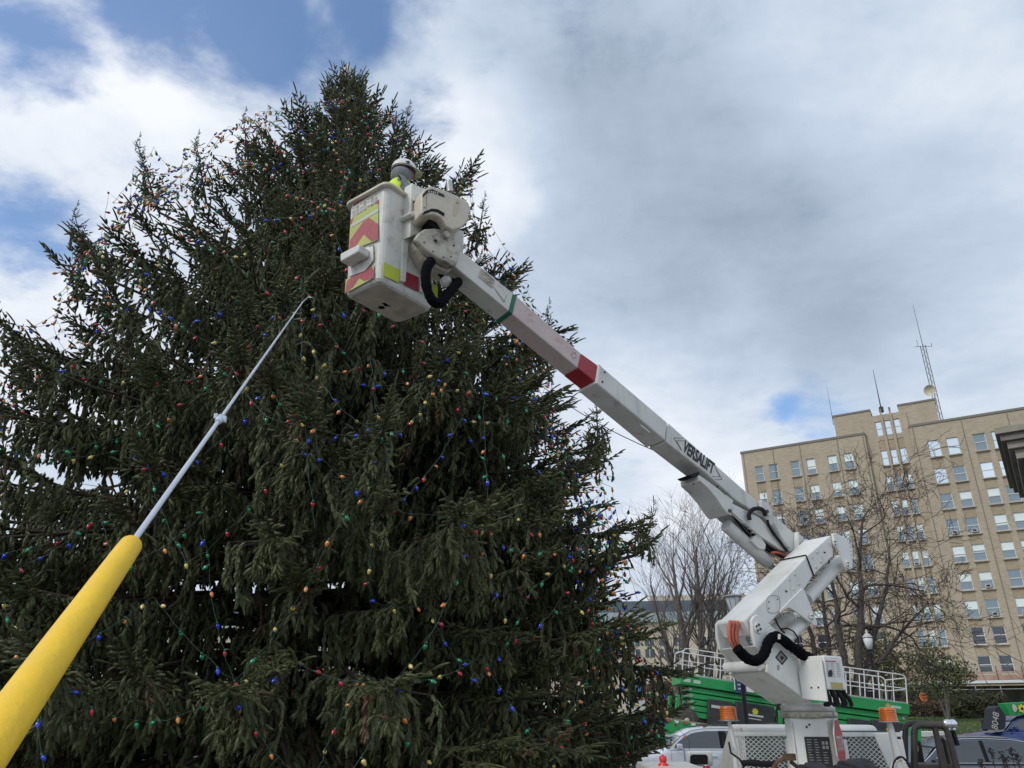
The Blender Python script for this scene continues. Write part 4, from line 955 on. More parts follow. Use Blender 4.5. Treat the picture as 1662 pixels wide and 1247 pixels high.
tp('oval_badge', [K6(128 + 9 * math.cos(a), 350 + 27 * math.sin(a)) for a in np.linspace(0, 6.28, 12)[:-1]], .2515, .254, M['greyink'])
# control box on the turret's near side
cb_z1 = TP.hit(*K6(520, 240), .56)[1]; s1_, zlo = TP.hit(*K6(575, 545), .56); s2_, _z = TP.hit(*K6(740, 545), .56); z_low = TP.hit(*K6(575, 655), .56)[1]
mb = MB()
box = [TP.pt(s1_, zlo, .56), TP.pt(s2_, zlo, .56), TP.pt(s2_, zlo, .252), TP.pt(s1_, zlo, .252)]
mb.slab(box, (0, 0, cb_z1 - zlo)); cbx = mb.build('control_box', M['white'], truck, bevel=.012)
u0 = s1_ + .02
mb = MB(); mb.slab([TP.pt(u0, z_low, .555), TP.pt(u0, cb_z1 - .03, .555), TP.pt(u0, cb_z1 - .03, .39), TP.pt(u0, cb_z1 - .14, .27), TP.pt(u0, z_low + .03, .27)], TP.u * .02); mb.build('box_shield', M['white'], truck, bevel=.006)
def cbp(name, pts, m, off=.5615, par=None): return tp(name, pts, off, off + .0015, m, par or truck)
cbp('box_heading', [K6(545, 288), K6(640, 290), K6(640, 300), K6(545, 298)], M['decalred'])
mb = MB()
for cx_ in (548, 590, 640):
    for i in range(9): trace(mb, [K6(cx_ + i * 1.6, 308 + i * 15), K6(cx_ + 32 + i * 1.6, 309 + i * 15), K6(cx_ + 32 + i * 1.6, 313 + i * 15), K6(cx_ + i * 1.6, 312 + i * 15)], .5615, .563)
mb.build('box_instructions', M['greyink'], truck)
cbp('box_hole', [K6(592 + 20 * math.cos(a), 402 + 32 * math.sin(a)) for a in np.linspace(0, 6.28, 14)[:-1]], M['ink'], .5635)
ypl = cbp('yellow_label', [K6(592, 478), K6(700, 486), K6(708, 542), K6(600, 536)], mat('yellow_label', (.55, .45, .12), .6))
mb = MB()
for i in range(4):
    for j in range(8): trace(mb, [K6(600 + j * 12.5 + i * 2, 486 + i * 13 + j), K6(606 + j * 12.5 + i * 2, 487 + i * 13 + j), K6(606 + j * 12.5 + i * 2, 494 + i * 13 + j), K6(600 + j * 12.5 + i * 2, 493 + i * 13 + j)], .5632, .564)
mb.build('yellow_label_print', M['greyink'], ypl)
mb = MB()
for (x, y) in ((430, 542), (495, 542), (505, 568)):
    pass
for zz_, ww in ((zlo + .02, .40), (zlo + .02, .48)): mb.tube([TP.pt(u0 + .02, zz_, ww), TP.pt(u0 + .028, zz_, ww)], .009, 8)
mb.build('shield_bolt', M['darksteel'], truck)
for i in range(7):
    a = TP.pt(s1_ - .02 - i * .045, zlo + .02, .50 - .02 * (i % 2)); b = a + Vector((.02 + .006 * i, 0, -.09)); c = a + Vector((.03 + .015 * i, .12, -.155))
    MB().tube([a, a.lerp(b, .5) + Vector((0, 0, -.02)), b, b.lerp(c, .5) + Vector((.01, 0, -.02)), c], .021, 9).build('control_hose', M['black'], truck)

# --- lower arm
arm = [K4(400, 866), K4(925, 328), K4(1112, 160), K4(1140, 150), K4(1162, 325), K4(988, 497), K4(903, 628), K4(775, 740), K4(612, 905), K4(520, 985), K4(465, 1000)]
armo = tp('lower_arm', arm, .20, -.16, M['white'], bevel=.018)
tp('arm_bracket', [K4(905, 625), K4(1010, 895), K4(1003, 912), K4(985, 912), K4(800, 778), K4(775, 764), K4(745, 768), K4(700, 805), K4(700, 780), K4(880, 600)], .201, .222, M['white'], bevel=.005)
tp('arm_bracket', [K4(905, 625), K4(1010, 895), K4(1003, 912), K4(985, 912), K4(800, 778), K4(775, 764), K4(745, 768), K4(700, 805), K4(700, 780), K4(880, 600)], -.182, -.161, M['white'], bevel=.005, rw=.201)
mb = MB(); trace(mb, [K4(922, 322), K4(932, 322), K4(997, 492), K4(986, 498)], .2035, .207); trace(mb, [K4(800, 336), K4(925, 320), K4(932, 325), K4(812, 342)], .2035, .2) if False else None
q0 = TP.P(*K4(927, 322), .204); mb.tube([q0 + Vector((0, 0, .006)), q0 + TP.n * -.366 + Vector((0, 0, .006))], .007, 6)
mb.build('arm_joint_seam', M['black'], armo)
mb = MB()
for (x, y) in ((1018, 295), (978, 340), (1052, 375), (1012, 421), (832, 481), (786, 524), (867, 566), (820, 609)): pin(mb, K4(x, y), .2005, .212, .0125, 12)
mb.build('white_bolt_caps', M['paper'], armo)
mb = MB(); ov = [K4(650 + 55 * math.copysign(abs(math.cos(a)) ** .6, math.cos(a)) - 10 * math.sin(a) * 0, 732 + 74 * math.copysign(abs(math.sin(a)) ** .6, math.sin(a))) for a in np.linspace(0, 6.283, 25)]
mb.tube([TP.P(x, y, .202) for x, y in ov], .0032, 5, cap=False); mb.build('hatch_outline', M['greyink'], armo)
mb = MB(); trace(mb, [K4(1072, 288), K4(1098, 292), K4(1080, 306)], .2012, .203); trace(mb, [K4(748, 612), K4(774, 622), K4(756, 636)], .2012, .203)
for (x, y) in ((612, 712), (686, 690), (612, 768)): trace(mb, [K4(x, y - 8), K4(x + 5, y), K4(x, y + 8), K4(x - 5, y)], .2012, .203)
mb.build('arm_decals', M['ink'], armo)
tp('arm_end_plate', [K4(1133, 140), K4(1160, 135), K4(1268, 190), K4(1300, 255), K4(1305, 330), K4(1301, 432), K4(1280, 444), K4(1250, 428), K4(1222, 370), K4(1190, 290), K4(1150, 230)], .204, .235, M['white'], bevel=.008)
tp('arm_end_plate', [K4(1133, 140), K4(1160, 135), K4(1268, 190), K4(1300, 255), K4(1305, 330), K4(1301, 432), K4(1280, 444), K4(1250, 428), K4(1222, 370), K4(1190, 290), K4(1150, 230)], -.2, -.165, M['white'], bevel=.008, rw=.204)
for c_ in (K4(1170, 212), K4(1278, 392), K4(976, 838)):
    mb = MB(); pin(mb, c_, .236, .25, .036, 16); mb.cur = 1
    for a in range(3):
        q = TP.P(*c_, .25) + TP.u * .02 * math.cos(a * 2.1 + .5) + Vector((0, 0, .022 * math.sin(a * 2.1 + .5))); mb.tube([q, q + TP.n * .008], .007, 6)
    mb.build('link_pin', [M['white'], M['darksteel']], truck)
mb = MB(); pin(mb, K4(1170, 212), .2, BF, .05, 16); pin(mb, K4(1278, 392), .2, -.2, .035, 14); mb.build('elbow_shaft', M['white'], truck)
mb = MB()
for i in range(6):
    q = TP.P(*K4(1284 + i * 5, 215 + i * 36), .219); mb.tube([q, q + TP.n * .02], .006, 6)
mb.build('plate_rivets', M['darksteel'], truck)
def cyl(c0, c1, w, r, m, name, rod=None):
    a, b = TP.P(*c0, w), TP.P(*c1, w); mb = MB(); mb.tube([a, b], r, 20)
    mb.tube([a - (b - a).normalized() * .004, a + (b - a).normalized() * .03], r * 1.1, 20); mb.tube([b - (b - a).normalized() * .03, b + (b - a).normalized() * .004], r * 1.1, 20)
    if rod: mb.cur = 1; c = b + (b - a).normalized() * rod; mb.tube([b, c], r * .5, 14)
    return mb.build(name, [m, M['steel']], truck)
cyl(K4(925, 690), K4(1215, 375), .03, .075, M['white'], 'lift_cylinder')
cyl(K4(905, 880), K4(735, 1050), .10, .062, M['white'], 'lower_cylinder', .1)
cyl(K4(800, 840), K4(640, 965), -.08, .062, M['white'], 'lower_cylinder', .1)
mb = MB()
for i in range(6):
    q = TP.P(*K4(1098 + i * 13, 545 - i * 15), .09); mb.slab([q + TP.u * .018, q - TP.u * .018, q - TP.u * .018 + Vector((0, 0, -.03)), q + TP.u * .006 + Vector((0, 0, -.03))], TP.n * -.03)
mb.build('cylinder_teeth', M['white'], truck)
mb = MB(); mb.tube([TP.P(*K4(x, y), .16) for x, y in ((665, 850), (685, 900), (715, 945), (745, 975))], .0085, 6); mb.tube([TP.P(*K4(x, y), .18) for x, y in ((720, 940), (770, 935), (820, 960), (855, 1010), (862, 1060), (840, 1090))], .0085, 6); mb.build('loop_hose', M['black'], truck)
# --- hoses at the turret
for i in range(6):
    f = i / 5; mb = MB()
    pts = [K4(285 + 72 * f, 872 + 3 * f), K4(276 + 80 * f, 920), K4(272 + 74 * f, 975), K4(280 + 66 * f, 1030), K4(300 + 62 * f, 1080), K4(328 + 60 * f, 1118 - 14 * f)]
    mb.tube([TP.P(x, y, .17 - .05 * (i % 2)) for x, y in pts], .0145, 9); mb.build('orange_hose', M['redhose'], truck)
def sleeve(pts, w, r, name='hose_sleeve', m=None, par=truck, pl=TP, ridg=.004):
    P_ = [pl.P(x, y, w if not isinstance(w, list) else w[i]) for i, (x, y) in enumerate(pts)]
    out = []; n = len(P_)
    for i in range(n - 1):      # Catmull-Rom
        p0, p1, p2, p3 = P_[max(0, i - 1)], P_[i], P_[i + 1], P_[min(n - 1, i + 2)]
        for k in range(8):
            t = k / 8; out.append(.5 * ((2 * p1) + (p2 - p0) * t + (2 * p0 - 5 * p1 + 4 * p2 - p3) * t * t + (3 * p1 - p0 - 3 * p2 + p3) * t ** 3))
    out.append(P_[-1]); rr = [r + random.uniform(-ridg, ridg) for _ in out]
    return MB().tube(out, rr, 14).build(name, m or M['sleeve'], par)
sleeve([K4(345, 1105), K4(385, 1150), K4(440, 1195), K4(505, 1208), K4(560, 1170), K4(590, 1110), K4(610, 1050), K4(650, 1010), K4(680, 1000)], .31, .050)
sleeve([K4(672, 1000), K4(740, 1040), K4(800, 1090), K4(880, 1135), K6(330, 230), K6(420, 270), K6(440, 300)], .33, .052)
mb = MB(); trace(mb, [K4(690, 985), K4(697, 988), K4(694, 1030), K4(687, 1028)], .36, .385); mb.build('cable_tie', M['paper'], truck)

# --- upper boom, outer section with the lettering
main = [K3(186, 110), K3(700, 565), K3(796, 648), K3(905, 740), K3(1050, 866), K3(1085, 905), K3(1080, 950), K3(1010, 985), K3(860, 775), K3(828, 740), K3(800, 735), K3(640, 628), K3(430, 440), K3(168, 236)]
bo = tp('outer_boom', main, BW, BF, M['boom'], bevel=.012)
tp('outer_boom_collar', [K2(889, 800), K2(1345, 1190), K2(1330, 1310), K2(870, 925)], BW + .018, BF - .018, M['boom'], bevel=.014)
tp('collar_step', [K3(0, 120), K3(60, 170), K3(60, 178), K3(0, 128)], BW + .02, BW + .021, M['boom'])
tp('collar_lip', [K2(884, 795), K2(896, 803), K2(877, 928), K2(864, 922)], BW + .022, BF - .022, M['white'], bevel=.003)
chan = [K3(395, 462), K3(470, 515), K3(545, 572), K3(625, 632), K3(605, 728), K3(588, 722), K3(560, 690), K3(510, 615), K3(450, 545), K3(400, 500)]
tp('boom_channel', chan, BW + .012, BF - .02, M['boom'], bevel=.006)
mb = MB(); pin(mb, K3(598, 704), BW + .013, BW + .022, .022, 12); mb.build('channel_pin', M['darksteel'], truck)
tp('channel_stop', [K3(330, 462), K3(395, 438), K3(395, 470), K3(350, 476)], BW - .02, BF + .05, M['black'])
rail = [K3(612, 650), K3(800, 748), K3(975, 935), K3(985, 980), K3(950, 970), K3(790, 860), K3(620, 715)]
tp('lower_rail', rail, BW + .006, BW - .04, M['boom'], bevel=.004)
tp('lower_rail', rail, BF + .04, BF, M['boom'], bevel=.004, rw=BW)
a, b = TP.P(*K3(575, 800), -.34), TP.P(*K3(868, 1062), -.34)
mb = MB(); mb.tube([a, b - (b - a).normalized() * .03, b], [.075, .075, .05], 20); mb.cur = 1; mb.tube([b, TP.P(*K3(905, 1100), -.34)], .035, 12); mb.build('boom_cylinder', [M['boom'], M['steel']], truck)
for k, (w, c0, c1, c2, r) in enumerate(((-.24, (615, 700), (720, 820), (985, 1010), .011), (-.27, (625, 720), (740, 850), (975, 1020), .012), (-.31, (620, 735), (730, 870), (960, 1020), .012), (-.36, (640, 730), (760, 850), (970, 1000), .011))):
    sleeve([K3(*c0), K3(*c1), K3((c1[0] + c2[0]) / 2 + 10, (c1[1] + c2[1]) / 2 + 25), K3(*c2)], w, r, 'boom_hose', M['black'], ridg=.0005)
for k in range(5):
    sleeve([K3(880 + 8 * k, 985 + k * 4), K3(930 + 6 * k, 985 + 8 * k), K3(1000 + 3 * k, 1020 + 7 * k)], -.22 - .035 * k, .011, 'orange_hose', M['redhose'], ridg=.0005)
tp('valve_block', [K3(770, 870), K3(800, 862), K3(845, 930), K3(840, 965), K3(800, 960), K3(745, 905)], -.22, -.30, M['boom'], bevel=.006)
mb = MB()
for (x, y) in ((722, 822), (745, 850), (700, 800), (920, 880), (935, 900)): pin(mb, K3(x, y), -.23, -.20, .014, 8)
mb.build('hose_fittings', M['steel'], truck)
sleeve([K3(735, 765), K3(730, 730), K3(755, 695), K3(800, 688), K3(830, 705), K3(838, 730)], [-.15, -.15, -.14, -.13, -.14, -.17], .024, 'boom_hose', M['black'], ridg=.001)
sleeve([K3(855, 765), K3(862, 800), K3(890, 850), K3(930, 900), K3(985, 975)], -.17, .016, 'boom_hose', M['black'], ridg=.001)
for i in range(3): sleeve([K3(880 + i * 10, 800 - i * 4), K3(930 + i * 8, 880), K3(990 + i * 8, 950 + i * 4)], -.18 - .01 * i, .006, 'steel_line', M['steel'], ridg=.0002)
tp('boom_root_bracket', [K3(790, 635), K3(830, 655), K3(868, 690), K3(872, 735), K3(845, 745), K3(825, 710), K3(800, 690)], BW + .005, BW + .05, M['boom'], bevel=.006)
mb = MB(); pin(mb, K3(852, 708), BW + .051, BW + .062, .022, 10); mb.build('bracket_bolt', M['darksteel'], truck)
tp('root_lug', [K3(1035, 850), K3(1048, 855), K3(1045, 965), K3(1030, 975)], BW + .002, BW + .05, M['white'], bevel=.003)
tp('root_plate', [K3(1050, 858), K3(1088, 880), K3(1090, 935), K3(1050, 965)], BW + .002, BW + .02, M['boom'], bevel=.003)
# lettering along the boom
b0 = TP.P(*K3(290, 290), BW); b1 = TP.P(*K3(490, 425), BW); pA_, pB_ = TP.P(*K3(168, 236), BW), TP.P(*K3(430, 440), BW); bd = (pB_ - pA_).normalized(); bu = TP.n.cross(bd); bu = bu if bu.z > 0 else -bu
mid = TP.P(*K3(392, 348), BW + .003); lh = .155
lt = label_text('VERSALIFT', mid, bd, bu, lh, M['ink'], bo, 'lettering', .0015, 1)
wdt = max((v.co - mid).dot(bd) for v in lt.data.vertices) - min((v.co - mid).dot(bd) for v in lt.data.vertices)
want = (TP.P(*K3(492, 450), BW) - TP.P(*K3(292, 285), BW)).length
bpy.data.objects.remove(lt); lt = label_text('VERSALIFT', mid, bd, bu, lh * 1.38, M['ink'], bo, 'lettering', .0015, want / wdt / 1.38, bold=.006)
mb = MB()
for pts in ([(222, 212), (285, 214)], [(222, 212), (278, 300)], [(240, 230), (295, 232)], [(240, 230), (275, 290)], [(550, 492), (500, 492)], [(550, 492), (500, 405)], [(535, 474), (480, 472)], [(535, 474), (505, 425)]):
    mb.tube([TP.P(*K3(*p), BW + .002) for p in pts], .0022, 4)
mb.build('arrow_outline', M['ink'], bo)
mb = MB()
for (x, y) in ((515, 542), (550, 575), (352, 525), (560, 590)): pin(mb, K3(x, y), BW + .001, BW + .018, .009, 8)
for (x, y) in ((920, 850), (905, 915)): pin(mb, K2(x, y), BW + .019, BW + .026, .012, 8)
mb.build('boom_bolts', M['darksteel'], truck)
# --- inner boom: red end, scuffed fibreglass, green band, white tip
IW, IF_ = BW - .012, BF + .012
tA, tB, tC, tD, tE = (K2(892, 815), K2(870, 925)), (K2(762, 722), K2(740, 822)), (K2(326, 335), K2(296, 456)), (K2(305, 318), K2(275, 438)), (K1(945, 690), K1(905, 800))
tp('inner_boom_red_end', [tA[0], tB[0], tB[1], tA[1]], IW + .003, IF_ - .003, M['red'], bevel=.01)
tp('inner_boom', [tB[0], tC[0], tC[1], tB[1]], IW, IF_, M['scuffred'], bevel=.012)
tp('green_band', [tC[0], tD[0], tD[1], tC[1]], IW + .006, IF_ - .006, M['teal'], bevel=.006)
tp('boom_tip', [tD[0], tE[0], tE[1], tD[1]], IW + .004, IF_ - .004, M['fibre'], bevel=.012)
mb = MB(); trace(mb, [K2(68, 205), K2(88, 152), K2(178, 232), K2(160, 283)], IW + .0045, IW + .012); rp = mb.build('tip_placard', M['grimy'], truck)
mb = MB(); mb.tube([TP.P(*K2(122 + 38 * math.cos(a) * .9 + 14 * math.sin(a), 214 + 28 * math.cos(a) * .7 + 22 * math.sin(a)), IW + .013) for a in np.linspace(0, 6.283, 17)], .004, 5); mb.build('placard_oval', M['cream'], rp)
mb = MB()
for pr_ in (((165, 268), (240, 378)), ((240, 378), (262, 330)), ((165, 268), (248, 375))): mb.tube([TP.P(*K2(*p), IW + .006) for p in pr_], .0022, 4)
mb.build('tip_panel_seam', M['greyink'], truck)
mb = MB(); mb.tube([TP.P(*K2(714 + 14 * math.cos(a), 737 + 22 * math.sin(a)), IW + .002) for a in np.linspace(0, 6.283, 15)], .0028, 4); mb.build('inspection_ring', M['greyink'], truck)
mb = MB(); pin(mb, K2(65, 100), IW - .04, IW + .008, .022, 10); mb.build('tip_lug', M['paper'], truck)
# --- boom tip knuckle
back = [K1(845, 640), K1(905, 545), K1(970, 562), K1(966, 695), K1(940, 800), K1(900, 830)]
tp('tip_plate', back, IW - .06, IF_ - .01, M['fibre'], bevel=.008)
kn = [K1(640, 612), K1(665, 572), K1(705, 546), K1(770, 540), K1(850, 556), K1(905, 610), K1(950, 690), K1(925, 775), K1(905, 800), K1(850, 775), K1(770, 730), K1(700, 680)]
tp('knuckle', kn, -.10, -.19, M['grimy'], bevel=.022, seg=3)
kn2 = [K1(640, 612), K1(770, 600), K1(905, 690), K1(905, 800), K1(870, 840), K1(760, 790), K1(700, 738), K1(655, 670)]
tp('knuckle_housing', kn2, -.20, -.43, M['grimy'], bevel=.02, rw=-.19)
mb = MB(); pin(mb, K1(838, 597), -.10, -.05, .036, 20); mb.build('knuckle_cap', M['grimy'], truck)
mb = MB(); pin(mb, K1(777, 628), -.099, -.094, .016, 12); pin(mb, K1(900, 660), -.099, -.09, .009, 10); mb.build('knuckle_hole', M['black'], truck)
mb = MB()
for (x, y) in ((678, 560), (700, 640), (760, 700), (830, 740), (880, 735)): pin(mb, K1(x, y), -.099, -.092, .008, 8)
mb.build('knuckle_bolts', M['darksteel'], truck)
# plastic control cover
hood = [K1(682, 318), K1(700, 282), K1(745, 255), K1(835, 284), K1(925, 322), K1(1000, 366), K1(1017, 410), K1(995, 495), K1(955, 535), K1(895, 556), K1(850, 530), K1(815, 470), K1(770, 448), K1(700, 456), K1(682, 440)]
hd = tp('control_cover', hood, -.02, -.34, M['cream'], bevel=.03, seg=4)
tp('cover_recess', [K1(918 + 22 * math.cos(a) + (14 if math.sin(a) < 0 else -18) * abs(math.sin(a)) * .8, 402 + 62 * math.sin(a)) for a in np.linspace(0, 6.283, 16)[:-1]], -.0195, -.017, mat('cream_recess', (.54, .47, .35), .4), hd)
tp('cover_strip', [K1(688, 318), K1(715, 288), K1(755, 280), K1(836, 318), K1(836, 336), K1(750, 302), K1(718, 308), K1(692, 336)], -.0195, -.0165, M['ink'], hd)
mb = MB()
for i, x in enumerate((728, 744, 758, 772, 786)): trace(mb, [K1(x, 288 + i * 2.5), K1(x + 9, 290 + i * 3), K1(x + 8 - 6 * (i % 2), 306 + i * 3), K1(x + 2, 304 + i * 3)], -.016, -.015)
mb.build('strip_marks', M['paper'], hd)
tp('cover_slot', [K1(685, 452), K1(700, 432), K1(750, 412), K1(790, 416), K1(836, 442), K1(834, 464), K1(790, 436), K1(750, 430), K1(705, 448)], -.0195, -.014, M['black'], hd)
mb = MB(); mb.tube([TP.P(*K1(x, y), -.0185) for x, y in ((718, 300), (716, 350), (715, 400), (712, 430))], .0016, 4); pin(mb, K1(923, 373), -.0195, -.012, .008, 8); pin(mb, K1(700, 405), -.0195, -.014, .007, 8); mb.build('cover_seam', M['darksteel'], hd)
tp('linkage', [K1(770, 465), K1(815, 480), K1(850, 540), K1(840, 570), K1(780, 545), K1(740, 520), K1(730, 475)], -.12, -.3, M['black'], bevel=.01)
mb = MB(); mb.tube([TP.P(*K1(875, 300), -.2), TP.P(*K1(868, 232), -.2)], .035, 12); mb.build('control_lever', M['steel'], truck)
sleeve([K1(748, 765), K1(722, 800), K1(710, 870), K1(722, 960), K1(760, 1035), K1(810, 1045), K1(862, 985), K1(905, 935), K1(930, 905)], [-.1, -.06, -.03, -.02, -.02, -.05, -.12, -.2, -.3], .047)
sleeve([K1(760, 785), K1(800, 840), K1(850, 880), K1(905, 905)], -.3, .03)
mb = MB(); q = TP.P(*K1(842, 905), -.32); mb.lathe(q, [(.01, -.05), (.05, -.03), (.06, .01), (.05, .05), (.01, .07)], TP.n, 16); mb.build('pulley_cover', M['boom'], truck)

# --- the bucket
def atZp(px, py, Z): r = view_ray(px, py); t = (Z - EYE) / r.z; return Vector((r.x * t, r.y * t, Z))
NB = at(*K1(403, 892), 6.2); ZBt = NB.z
LBc = atZp(*K1(155, 1005), ZBt); RBc = atZp(*K1(745, 1092), ZBt)
e1 = (LBc - NB); e1.z = 0; L1 = e1.length; e1.normalize(); e2 = Vector((-e1.y, e1.x, 0)); e2 = e2 if e2.y > 0 else -e2; L2 = .74
BL = Plane(NB, -e1); BR = Plane(NB, e2)
Ztop = BR.hit(*K1(415, 236), 0)[1]
bk = MB(); tpd = .035
def bring(z, g, r=.07, n=4, inset=0):
    """rounded rectangle ring of the bucket at height z grown by g"""
    out = []; x0, x1, y0, y1 = -g + inset, L1 + g - inset, -g + inset, L2 + g - inset
    for (cx_, cy_, a0) in ((x0 + r, y0 + r, 180), (x1 - r, y0 + r, 270), (x1 - r, y1 - r, 0), (x0 + r, y1 - r, 90)):
        for i in range(n + 1):
            a = R(a0 + 90 * i / n); q = NB + e1 * (cx_ + r * math.cos(a)) + e2 * (cy_ + r * math.sin(a)); out.append(Vector((q.x, q.y, z)))
    return out
def loft(mb, rings, cap0=True, cap1=True, smooth=True):
    n = len(rings[0]); vs_ = [p for r in rings for p in r]; fs = [(i * n + k, i * n + (k + 1) % n, (i + 1) * n + (k + 1) % n, (i + 1) * n + k) for i in range(len(rings) - 1) for k in range(n)]
    mb.add(vs_, fs, smooth)
    if cap0: mb.add(rings[0], [tuple(range(n))[::-1]])
    if cap1: mb.add(rings[-1], [tuple(range(n))])
H_ = Ztop - ZBt
loft(bk, [bring(ZBt, -.035), bring(ZBt + .012, -.012), bring(ZBt + .04, 0), bring(ZBt + H_ * .5, .012), bring(Ztop, .03), bring(Ztop, .0), bring(ZBt + .1, -.03), ], True, True, False)
bucket = bk.build('bucket', M['fibre'], truck)
rimm = MB(); loft(rimm, [bring(Ztop - .02, .031), bring(Ztop - .02, .066, .09), bring(Ztop + .012, .07, .09), bring(Ztop + .022, .05, .08), bring(Ztop + .018, .0)], False, False); rimm.build('rim', M['cream'], bucket)
tpb = lambda name, pts, pl, w0, w1, m, bevel=0: tp(name, pts, w0, w1, m, bucket, bevel=bevel, pl=pl)
# chevron panels on the left face
tpb('chevron_lime', [K1(205, 485), K1(393, 350), K1(388, 622), K1(192, 700)], BL, .026, .029, M['dullime'])
tpb('chevron_red', [K1(192, 700), K1(200, 625), K1(290, 500), K1(330, 472), K1(390, 515), K1(388, 618), K1(345, 632), K1(292, 585), K1(225, 682)], BL, .0295, .031, M['decalred'])
tpb('chevron_corner', [K1(203, 500), K1(205, 485), K1(225, 470), K1(205, 525)], BL, .0295, .031, M['decalred'])
tpb('chevron_corner', [K1(370, 370), K1(394, 350), K1(393, 378), K1(372, 380)], BL, .0295, .031, M['decalred'])
tpb('worn_stripe', [K1(206, 520), K1(390, 410), K1(392, 428), K1(206, 540)], BL, .0312, .032, M['paper'])
tpb('chevron_lime', [K1(172, 890), K1(362, 790), K1(360, 878), K1(165, 985)], BL, .0165, .019, M['dullime'])
tpb('chevron_red', [K1(165, 985), K1(180, 900), K1(215, 868), K1(345, 798), K1(362, 835), K1(360, 878), K1(295, 900), K1(262, 880), K1(220, 940)], BL, .0195, .021, M['decalred'])
mb = MB()
for i in range(7):
    for j in range(8):
        if random.random() < .8: trace(mb, [K1(214 + i * 25, 412 + j * 8 - i * 15), K1(234 + i * 25, 400 + j * 8 - i * 15), K1(234 + i * 25, 403 + j * 8 - i * 15), K1(214 + i * 25, 415 + j * 8 - i * 15)], .032, .033, BL)
mb.build('notice_print', M['greyink'], bucket)
tpb('notice_heading', [K1(224, 385), K1(370, 292), K1(370, 299), K1(224, 392)], BL, .032, .033, M['decalred'])
# step box
tpb('step_pocket', [K1(195, 840), K1(210, 740), K1(358, 652), K1(362, 760), K1(300, 835), K1(200, 872)], BL, .018, .022, M['fibre'])
mb = MB(); mb.tube([BL.P(*K1(x, y), .024) for x, y in ((330, 668), (358, 655), (360, 745), (340, 790), (300, 832), (190, 872))], .0025, 4); mb.build('pocket_seam', M['darksteel'], bucket)
q_ = [K1(245, 672), K1(332, 700), K1(325, 775), K1(215, 832)]
step = [BL.P(*K1(205, 812), .02), BL.P(*K1(330, 745), .02), BL.P(*K1(335, 690), .02), BL.P(*K1(205, 755), .02)]
mb = MB(); mb.slab(step, BL.n * .14); mb.build('step', M['fibre'], bucket, bevel=.018, seg=3)
# right face: reflective blocks, mounting bracket, rib
tpb('lime_panel', [K1(427, 772), K1(535, 825), K1(530, 912), K1(424, 862)], BR, .014, .017, M['lime'])
tpb('red_panel', [K1(568, 832), K1(664, 876), K1(662, 972), K1(565, 925)], BR, .012, .015, M['deepred'])
tpb('lime_panel', [K1(752, 918), K1(792, 935), K1(790, 1012), K1(760, 1020)], BR, .012, .015, M['lime'])
tpb('mount_box', [K1(566, 266), K1(720, 335), K1(712, 500), K1(552, 478)], BR, .02, .13, M['fibre'], .012)
tpb('mount_rib', [K1(612, 345), K1(680, 382), K1(676, 395), K1(612, 362)], BR, .131, .165, M['fibre'], .004)
tpb('mount_rib', [K1(612, 432), K1(680, 462), K1(676, 475), K1(612, 448)], BR, .131, .165, M['fibre'], .004)
tpb('mount_face', [K1(602, 335), K1(614, 340), K1(612, 470), K1(598, 464)], BR, .131, .15, M['fibre'], .004)
tpb('mount_ledge', [K1(525, 478), K1(560, 470), K1(700, 505), K1(690, 520), K1(540, 502)], BR, .01, .17, M['fibre'], .012)
tpb('mount_lower', [K1(556, 500), K1(680, 525), K1(660, 640), K1(590, 610), K1(552, 628)], BR, .01, .12, M['fibre'], .01)
tpb('corner_rib', [K1(540, 632), K1(585, 618), K1(560, 915), K1(530, 905)], BR, .006, .04, M['fibre'], .008)
tpb('corner_rib', [K1(680, 740), K1(708, 745), K1(690, 985), K1(664, 975)], BR, .006, .035, M['fibre'], .008)
mb = MB()
for k in range(4): c_ = atZp(*K1((412, 445, 432, 468)[k], (1078, 1062, 1052, 1068)[k]), ZBt - .002); mb.lathe(c_, [((.035, .025, .02, .012)[k], -.001), ((.035, .025, .02, .012)[k], .002)], (0, 0, 1), 9)
mb.build('rust_stain', M['rust'], bucket)
ws = MB(); loft(ws, [bring(ZBt - .003, -.04), bring(ZBt - .001, -.045)]); ws.build('scuffed_bottom', mat('scuffed_base', (.52, .46, .38), .6, var=.15, dirt=.5, dcol=(.18, .13, .1), dscale=4), bucket)

